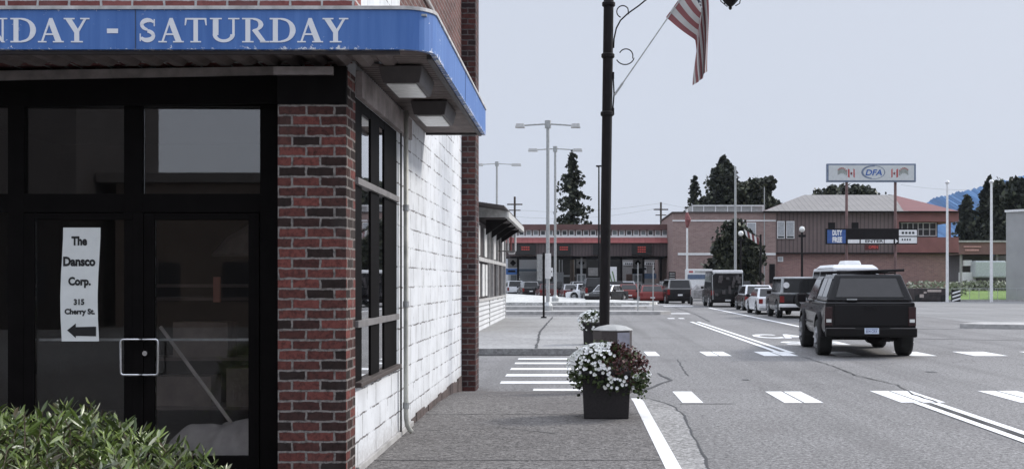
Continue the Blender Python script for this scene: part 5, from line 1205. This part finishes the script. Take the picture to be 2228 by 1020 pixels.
tv = vehicle('tall_van', 'tall dark van loaded with gear at the rear and a pale roof edge', 'van', 10.05, 76, 0, 5.2, 2.28, 2.40, BLK, 'van', None, wr=.40, rear_glass=False, clear=.3)
m = MB(); m.box(-1.0,1.0,-.03,.5,2.22,2.45); m.build('roof_edge', M_white, tv, world=False, bevel=.06)
m = MB(); r = random.Random(2)
for k in range(16): a = r.uniform(-.9,.7); z = r.uniform(.7,1.9); m.box(a,a+r.uniform(.08,.3),-.10-r.random()*.1,.0,z,z+r.uniform(.1,.35))
m.build('rear_gear', plain('dark gear', (0.08,0.07,0.07), .6, var=.6, scale=8), tv, world=False)
m = MB(); m.tube([(-1.0,-.15,.5),(-1.05,-.15,2.1),(-.8,-.15,2.3)], .03, 6); m.tube([(.95,-.15,.5),(.95,-.15,2.2)], .03, 6); m.build('ladder_rail', M_galv, tv, world=False)
vehicle('large_suv', 'black estate wagon with pale roof left of the tall dark van', 'SUV', 7.9, 87, 4, 4.9, 2.0, 1.86, BLK, 'suv', GRY)
t = thing('cargo_trailer', 'small grey loaded trailer between the black wagon and the tall van', 'trailer', (9.25,83.5,0)); 
m = MB(); m.box(8.55,9.95,83.5,85.6,.45,1.1); m.frus((8.6,9.9,83.6,85.5),(8.9,9.8,83.9,85.2),1.1,1.45); m.build('load', plain('grey tarp', (0.30,0.29,0.29), .8, var=.5, scale=4), t, bevel=.05)
m = MB()
for x in (8.5,10.0): m.tube([(x-.08,84.6,.3),(x+.08,84.6,.3)], .3, 14)
split_build(m, 'wheel', M_rub, t)
vehicle('hatchback', 'red hatchback at the road edge left of the black wagon', 'car', 5.95, 89, 0, 4.3, 1.95, 1.40, RED, 'hatch')
vehicle('saloon_car', 'dark saloon turned towards the viewer left of the red hatchback', 'car', 3.6, 96, 152, 4.5, 1.8, 1.42, BLK, 'sedan', WHT)
vehicle('saloon_car', 'white saloon behind the turned dark saloon right of the post', 'car', 3.4, 101, 60, 4.5, 1.8, 1.45, WHT, 'sedan')
vehicle('pickup_truck', 'black boxy wagon partly hidden behind the black lamp post', 'SUV', 1.75, 97, 5, 4.8, 1.95, 2.0, BLK, 'suv')
vehicle('saloon_car', 'dark red saloon left of the black post beyond the pale verge', 'car', -.2, 106, 6, 4.5, 1.85, 1.45, DRD, 'sedan', SIL)
vehicle('hatchback', 'white hatchback between the red saloon and the black post', 'car', .9, 103, 6, 4.3, 1.8, 1.5, WHT, 'hatch')
vehicle('saloon_car', 'dark maroon saloon between the two twin lamp poles', 'car', -2.7, 115, 8, 4.5, 1.85, 1.45, DRD, 'sedan')
vehicle('large_suv', 'black wagon just left of the tallest twin lamp pole', 'SUV', -4.75, 122, 10, 4.7, 1.9, 1.7, BLK, 'suv', GRY)
vehicle('large_suv', 'white wagon beside the kiosk corner', 'SUV', -6.75, 129, 8, 4.7, 1.95, 1.8, WHT, 'suv')
vehicle('saloon_car', 'white car farther back above the black wagon roof', 'car', 2.3, 118, 6, 4.5, 1.8, 1.45, SIL, 'sedan')
vehicle('saloon_car', 'dark car in the far lane above the red hatchback roof', 'car', 7.2, 112, 3, 4.5, 1.8, 1.5, BLK, 'suv')
for k_, (nm, lb, ct, x_, y_, yw, col_, kd) in enumerate((
    ('hatchback','silver hatchback behind the turned dark saloon, just right of the black post','car',2.6,108,4,SIL,'hatch'),
    ('saloon_car','dark red car between the turned saloon and the red hatchback, one row back','car',4.9,104,3,RED,'sedan'),
    ('large_suv','white wagon whose roof shows above the red hatchback','SUV',5.3,118,3,WHT,'suv'),
    ('large_suv','dark wagon one row behind the black estate wagon','SUV',8.6,104,3,GRY,'suv'),
    ('saloon_car','silver saloon nearest the red notice at the pale office','car',9.2,122,3,SIL,'sedan'),
    ('hatchback','black hatchback tucked behind the white hatchback left of the black post','car',-.6,116,6,BLK,'hatch'),
    ('large_suv','dark wagon just right of the second twin lamp pole, one row back','SUV',-2.2,124,8,BLK,'suv'),
    ('saloon_car','grey saloon in the rearmost row beside the white wagon by the kiosk','car',-5.9,138,8,GRY,'sedan'),
    ('hatchback','maroon hatchback in the rearmost row above the maroon saloon','car',-3.6,134,8,DRD,'hatch'),
    ('large_suv','white wagon in the rearmost row behind the red saloon','SUV',.4,130,6,WHT,'suv'),
    ('large_suv','black wagon one row behind the gap right of the black post','SUV',3.9,112,4,BLK,'suv'),
    ('saloon_car','dark saloon in the rear rows just above the turned saloon roof','car',1.6,124,4,BLK,'sedan'),
    ('hatchback','red hatchback in the rear rows left of the office brown box','car',6.8,126,3,RED,'hatch'),
    ('saloon_car','black saloon beside the far end of the kerb lawn under the canopy','car',-1.2,138,6,BLK,'sedan'),
    ('saloon_car','black saloon following the dark hatchback with pale roof','car',11.4,74,0,BLK,'sedan'),
    ('large_suv','black wagon at the head of the right lane beside the tall van','SUV',13.6,94,0,BLK,'suv'))):
    vehicle(nm, lb, ct, x_, y_, yw, 4.6, 1.85, 1.72 if kd == 'suv' else 1.45, col_, kd)
# camper van ahead of the pickup: only its white roof and unit show
cv = vehicle('camper_van', 'white camper van whose stepped roof shows above the black pickup', 'camper van', 11.85, 48.5, 0, 5.6, 2.1, 2.26, WHT, 'van', wr=.36)
m = MB(); m.frus((-.98,.98,.3,3.6),(-.85,.8,.5,3.3),2.26,2.40); m.frus((-.35,.42,.8,2.0),(-.28,.36,.9,1.9),2.40,2.58); m.build('roof_unit', WHT and M_white, cv, world=False, bevel=.04)
# white and blue bus shelter sign board
D = 100; t = thing('blue_banner_booth', 'white and blue striped booth behind the queue left of the tall van', 'booth', (X(1523,D),D,0))
m = MB(); bx_(m,1495,1550,585,646,D,2); m.build('body', M_white, t, bevel=.03); m = MB(); bx_(m,1496,1549,597,607,D-.03,.028); m.build('blue_stripe', plain('deep grey blue', (0.10,0.14,0.22), .4), t)
m = MB(); bx_(m,1499,1508,589,593,D-.03,.028); m.build('emblem', plain('print red', (0.45,0.10,0.10)), t)
m = MB(); bx_(m,1512,1546,589,593,D-.03,.028); m.build('text_line', M_conc, t)

# ---- the near black pickup with canopy top
PT = thing('pickup_truck', 'black pickup with a tinted canopy and roof bar driving away on the crosswalk', 'pickup truck', (0,0,0))
PB = plain('glossy black paint', (0.006,0.005,0.006), .18, 0, var=.1, spec=.28, coat=.05); w = 1.0; L = 5.3; wr = .41; rw_, fw_ = .98, 4.30
def side_prof():
    bed = [(0,.62),(0,1.20),(.02,1.23),(1.95,1.23),(2.0,1.24),(4.05,1.20),(4.2,1.17),(5.15,1.10),(5.28,.95),(5.30,.55),(5.2,.42)]
    bot = []
    for cy in (fw_, rw_):
        bot += [(cy+.53*math.cos(math.pi*k/10), .45+.50*math.sin(math.pi*k/10)) for k in range(11)]
    return bed + bot + [(.0,.5)]
prof = side_prof(); n = len(prof); m = MB()
hwp = lambda z: w if .6 < z < 1.05 else (w-.035 if z > 1.05 else w-.03)
vs = [(-hwp(z),y_,z) for y_,z in prof] + [(hwp(z),y_,z) for y_,z in prof]
m.add(vs, [tuple(range(n))[::-1], tuple(range(n,2*n))] + [(i,(i+1)%n,(i+1)%n+n,i+n) for i in range(n)]); m.build('body', PB, PT, world=False, bevel=.03)
for sx in (-1,1):      # flared arches
    for cy in (rw_, fw_):
        m = MB(); P = [(cy+.56*math.cos(a), .45+.53*math.sin(a)) for a in (math.pi*k/12 for k in range(13))]
        for (ya,za),(yb,zb) in zip(P, P[1:]):
            ki, ko = .92, 1.06; c0 = cy; z0 = .45
            q = lambda y_,z_,k: (c0+(y_-c0)*k, z0+(z_-z0)*k)
            a1,b1_,a2,b2 = q(ya,za,ki), q(yb,zb,ki), q(ya,za,ko), q(yb,zb,ko)
            x0, x1 = sx*(w-.04), sx*(w+.055)
            m.add([(x1,*a1),(x1,*b1_),(x1-sx*.03,*b2),(x1-sx*.03,*a2),(x0,*a1),(x0,*b1_),(x0,*b2),(x0,*a2)],[(0,1,2,3),(0,4,5,1),(3,2,6,7)])
        m.build('wheel_arch', M_black, PT, world=False)
        wheel(PT, sx*(w-.10), cy, wr, .31, sx)
m = MB(); m.frus((-.93,.93,2.05,4.15),(-.74,.74,2.2,3.45),1.215,1.80); m.build('cab', PB, PT, world=False, bevel=.05)
gb, gt = (-.945,.945,.05,2.0), (-.72,.72,.30,1.98)
m = MB(); m.frus(gb, gt, 1.235, 1.84); m.build('canopy_top', PB, PT, world=False, bevel=.045)
c = [(gb[0],gb[2],1.235),(gb[1],gb[2],1.235),(gb[1],gb[3],1.235),(gb[0],gb[3],1.235)]; d = [(gt[0],gt[2],1.84),(gt[1],gt[2],1.84),(gt[1],gt[3],1.84),(gt[0],gt[3],1.84)]
m = MB(); panel(m, (c[0],c[1],d[1],d[0]), .085, .13, .003, .004); m.build('rear_window_seal', M_rub, PT, world=False)
m = MB(); panel(m, (c[0],c[1],d[1],d[0]), .10, .16, .008, .004); m.build('rear_window', plain('smoked glass', (0.03,0.027,0.027), .12, var=.15, spec=.6), PT, world=False)
for qd in ((c[3],c[0],d[0],d[3]), (c[1],c[2],d[2],d[1])):
    a_, b_, c_, d_ = [Vector(p) for p in qd]
    for u0, u1 in ((.08,.48),(.53,.93)):
        m = MB(); panel(m, (a_.lerp(b_,u0),a_.lerp(b_,u1),d_.lerp(c_,u1),d_.lerp(c_,u0)), 0, .16, .006, .006); m.build('side_window', M_cglass, PT, world=False)
c = [(-.93,2.05,1.215),(.93,2.05,1.215),(.93,4.15,1.215),(-.93,4.15,1.215)]; d = [(-.74,2.2,1.8),(.74,2.2,1.8),(.74,3.45,1.8),(-.74,3.45,1.8)]
m = MB(); panel(m, (c[2],c[3],d[3],d[2]), .06,.08,.005,.006); m.build('windscreen', M_cglass, PT, world=False)
for qd in ((c[3],c[0],d[0],d[3]), (c[1],c[2],d[2],d[1])):
    m = MB(); panel(m, qd, .16, .12, .005, .006, .08); m.build('side_window', M_cglass, PT, world=False)
m = MB(); m.box(-.78,.78,-.018,.02,.70,1.17); tg = m.build('tailgate', PB, PT, world=False, bevel=.012)
m = MB(); m.box(-.14,.14,-.04,-.019,1.06,1.11); m.build('tailgate_handle', M_black, tg, world=False, bevel=.005)
for sx in (-1,1):
    m = MB(); m.box(sx*.82,sx*.985,-.03,.06,.70,1.12); tl = m.build('tail_light', plain('smoked tail lamp', (0.03,0.008,0.009), .15), PT, world=False, bevel=.01)
    m = MB(); m.box(sx*.845,sx*.955,-.036,-.031,.78,.85); m.build('reversing_lens', M_lens, tl, world=False)
    m = MB(); m.box(sx*1.0,sx*1.22,3.65,3.78,1.16,1.38); m.build('mirror', M_black, PT, world=False, bevel=.03)
    m = MB(); m.box(sx*.60,sx*.62,.4,.42,1.84,1.89); m.box(sx*.60,sx*.62,1.7,1.72,1.84,1.89); m.build('rack_foot', M_black, PT, world=False)
    m = MB(); m.box(sx*1.002,sx*1.008,2.15,4.0,.70,.735); m.box(sx*1.002,sx*1.007,2.6,2.75,1.03,1.06); m.build('door_trim', M_galv if False else M_black, PT, world=False)
m = MB(); m.box(-.98,.98,-.20,-.02,.46,.66); bp = m.build('rear_bumper', plain('black bumper', (0.008,0.007,0.007), .55, spec=.2), PT, world=False, bevel=.03)
m = MB(); m.box(-.98,-.35,-.206,-.19,.652,.664); m.box(.40,.98,-.206,-.19,.652,.664); m.build('bumper_edge', M_mull, bp, world=False)
m = MB(); m.box(-.155,.155,-.215,-.201,.535,.665); pl_ = m.build('number_plate', plain('plate white', (0.62,0.70,0.82), .4, var=.05), PT, world=False, bevel=.004)
m = MB(); m.box(-.13,.13,-.2165,-.2155,.642,.656); add_text(m, '814 CRX', -.12, .12, .56, .625, -.2166, .02); m.build('plate_lettering', plain('plate blue', (0.05,0.08,0.25), .5), pl_, world=False)
m = MB(); m.box(-.75,.75,.3,5.0,.42,.6); m.box(-.8,.8,rw_-.06,rw_+.06,.35,.47); m.tube([(.2,rw_-.22,.42),(.2,rw_+.2,.42)], .16, 12); m.tube([(-.55,.0,.43),(-.55,1.2,.43)], .04, 8); m.tube([(.5,.15,.40),(.5,1.6,.42)], .05, 8); m.box(.3,.42,-.1,.3,.36,.46)
m.tube([(-.8,fw_,.42),(.8,fw_,.42)], .06, 8); m.build('underbody', M_black, PT, world=False)
m = MB(); m.tube([(-1.0,.55,1.875),(.80,.35,1.93)], .03, 8); m.tube([(-.66,1.6,1.885),(.66,1.6,1.885)], .022, 8); m.tube([(-.6,.45,1.87),(.6,.45,1.87)], .018, 8); m.build('roof_bar', M_black, PT, world=False)
m = MB(); m.box(-.60,-.45,.10,.12,1.33,1.35); m.box(-.5,-.28,.02,.06,1.27,1.30); m.build('canopy_badge', M_galv, PT, world=False)
PT.location = (6.48, 25.3, 0); PT.rotation_euler = (0,0,R(-5.2))

# ------------------------------------------------------------ air: thin haze; the hill's blue is mostly in its own colour
hm = bpy.data.materials.new('haze air'); hm.use_nodes = True; hn = hm.node_tree.nodes; hn.clear()
ho = hn.new('ShaderNodeOutputMaterial'); hv = hn.new('ShaderNodeVolumePrincipled'); hv.inputs['Color'].default_value = (0.80, 0.89, 1.0, 1); hv.inputs['Density'].default_value = 0.00007
hm.node_tree.links.new(hv.outputs[0], ho.inputs['Volume'])
m = MB(); m.box(-1500, 2900, -100, 2450, -2.2, 330); tag(m.build('haze', hm), kind='stuff')
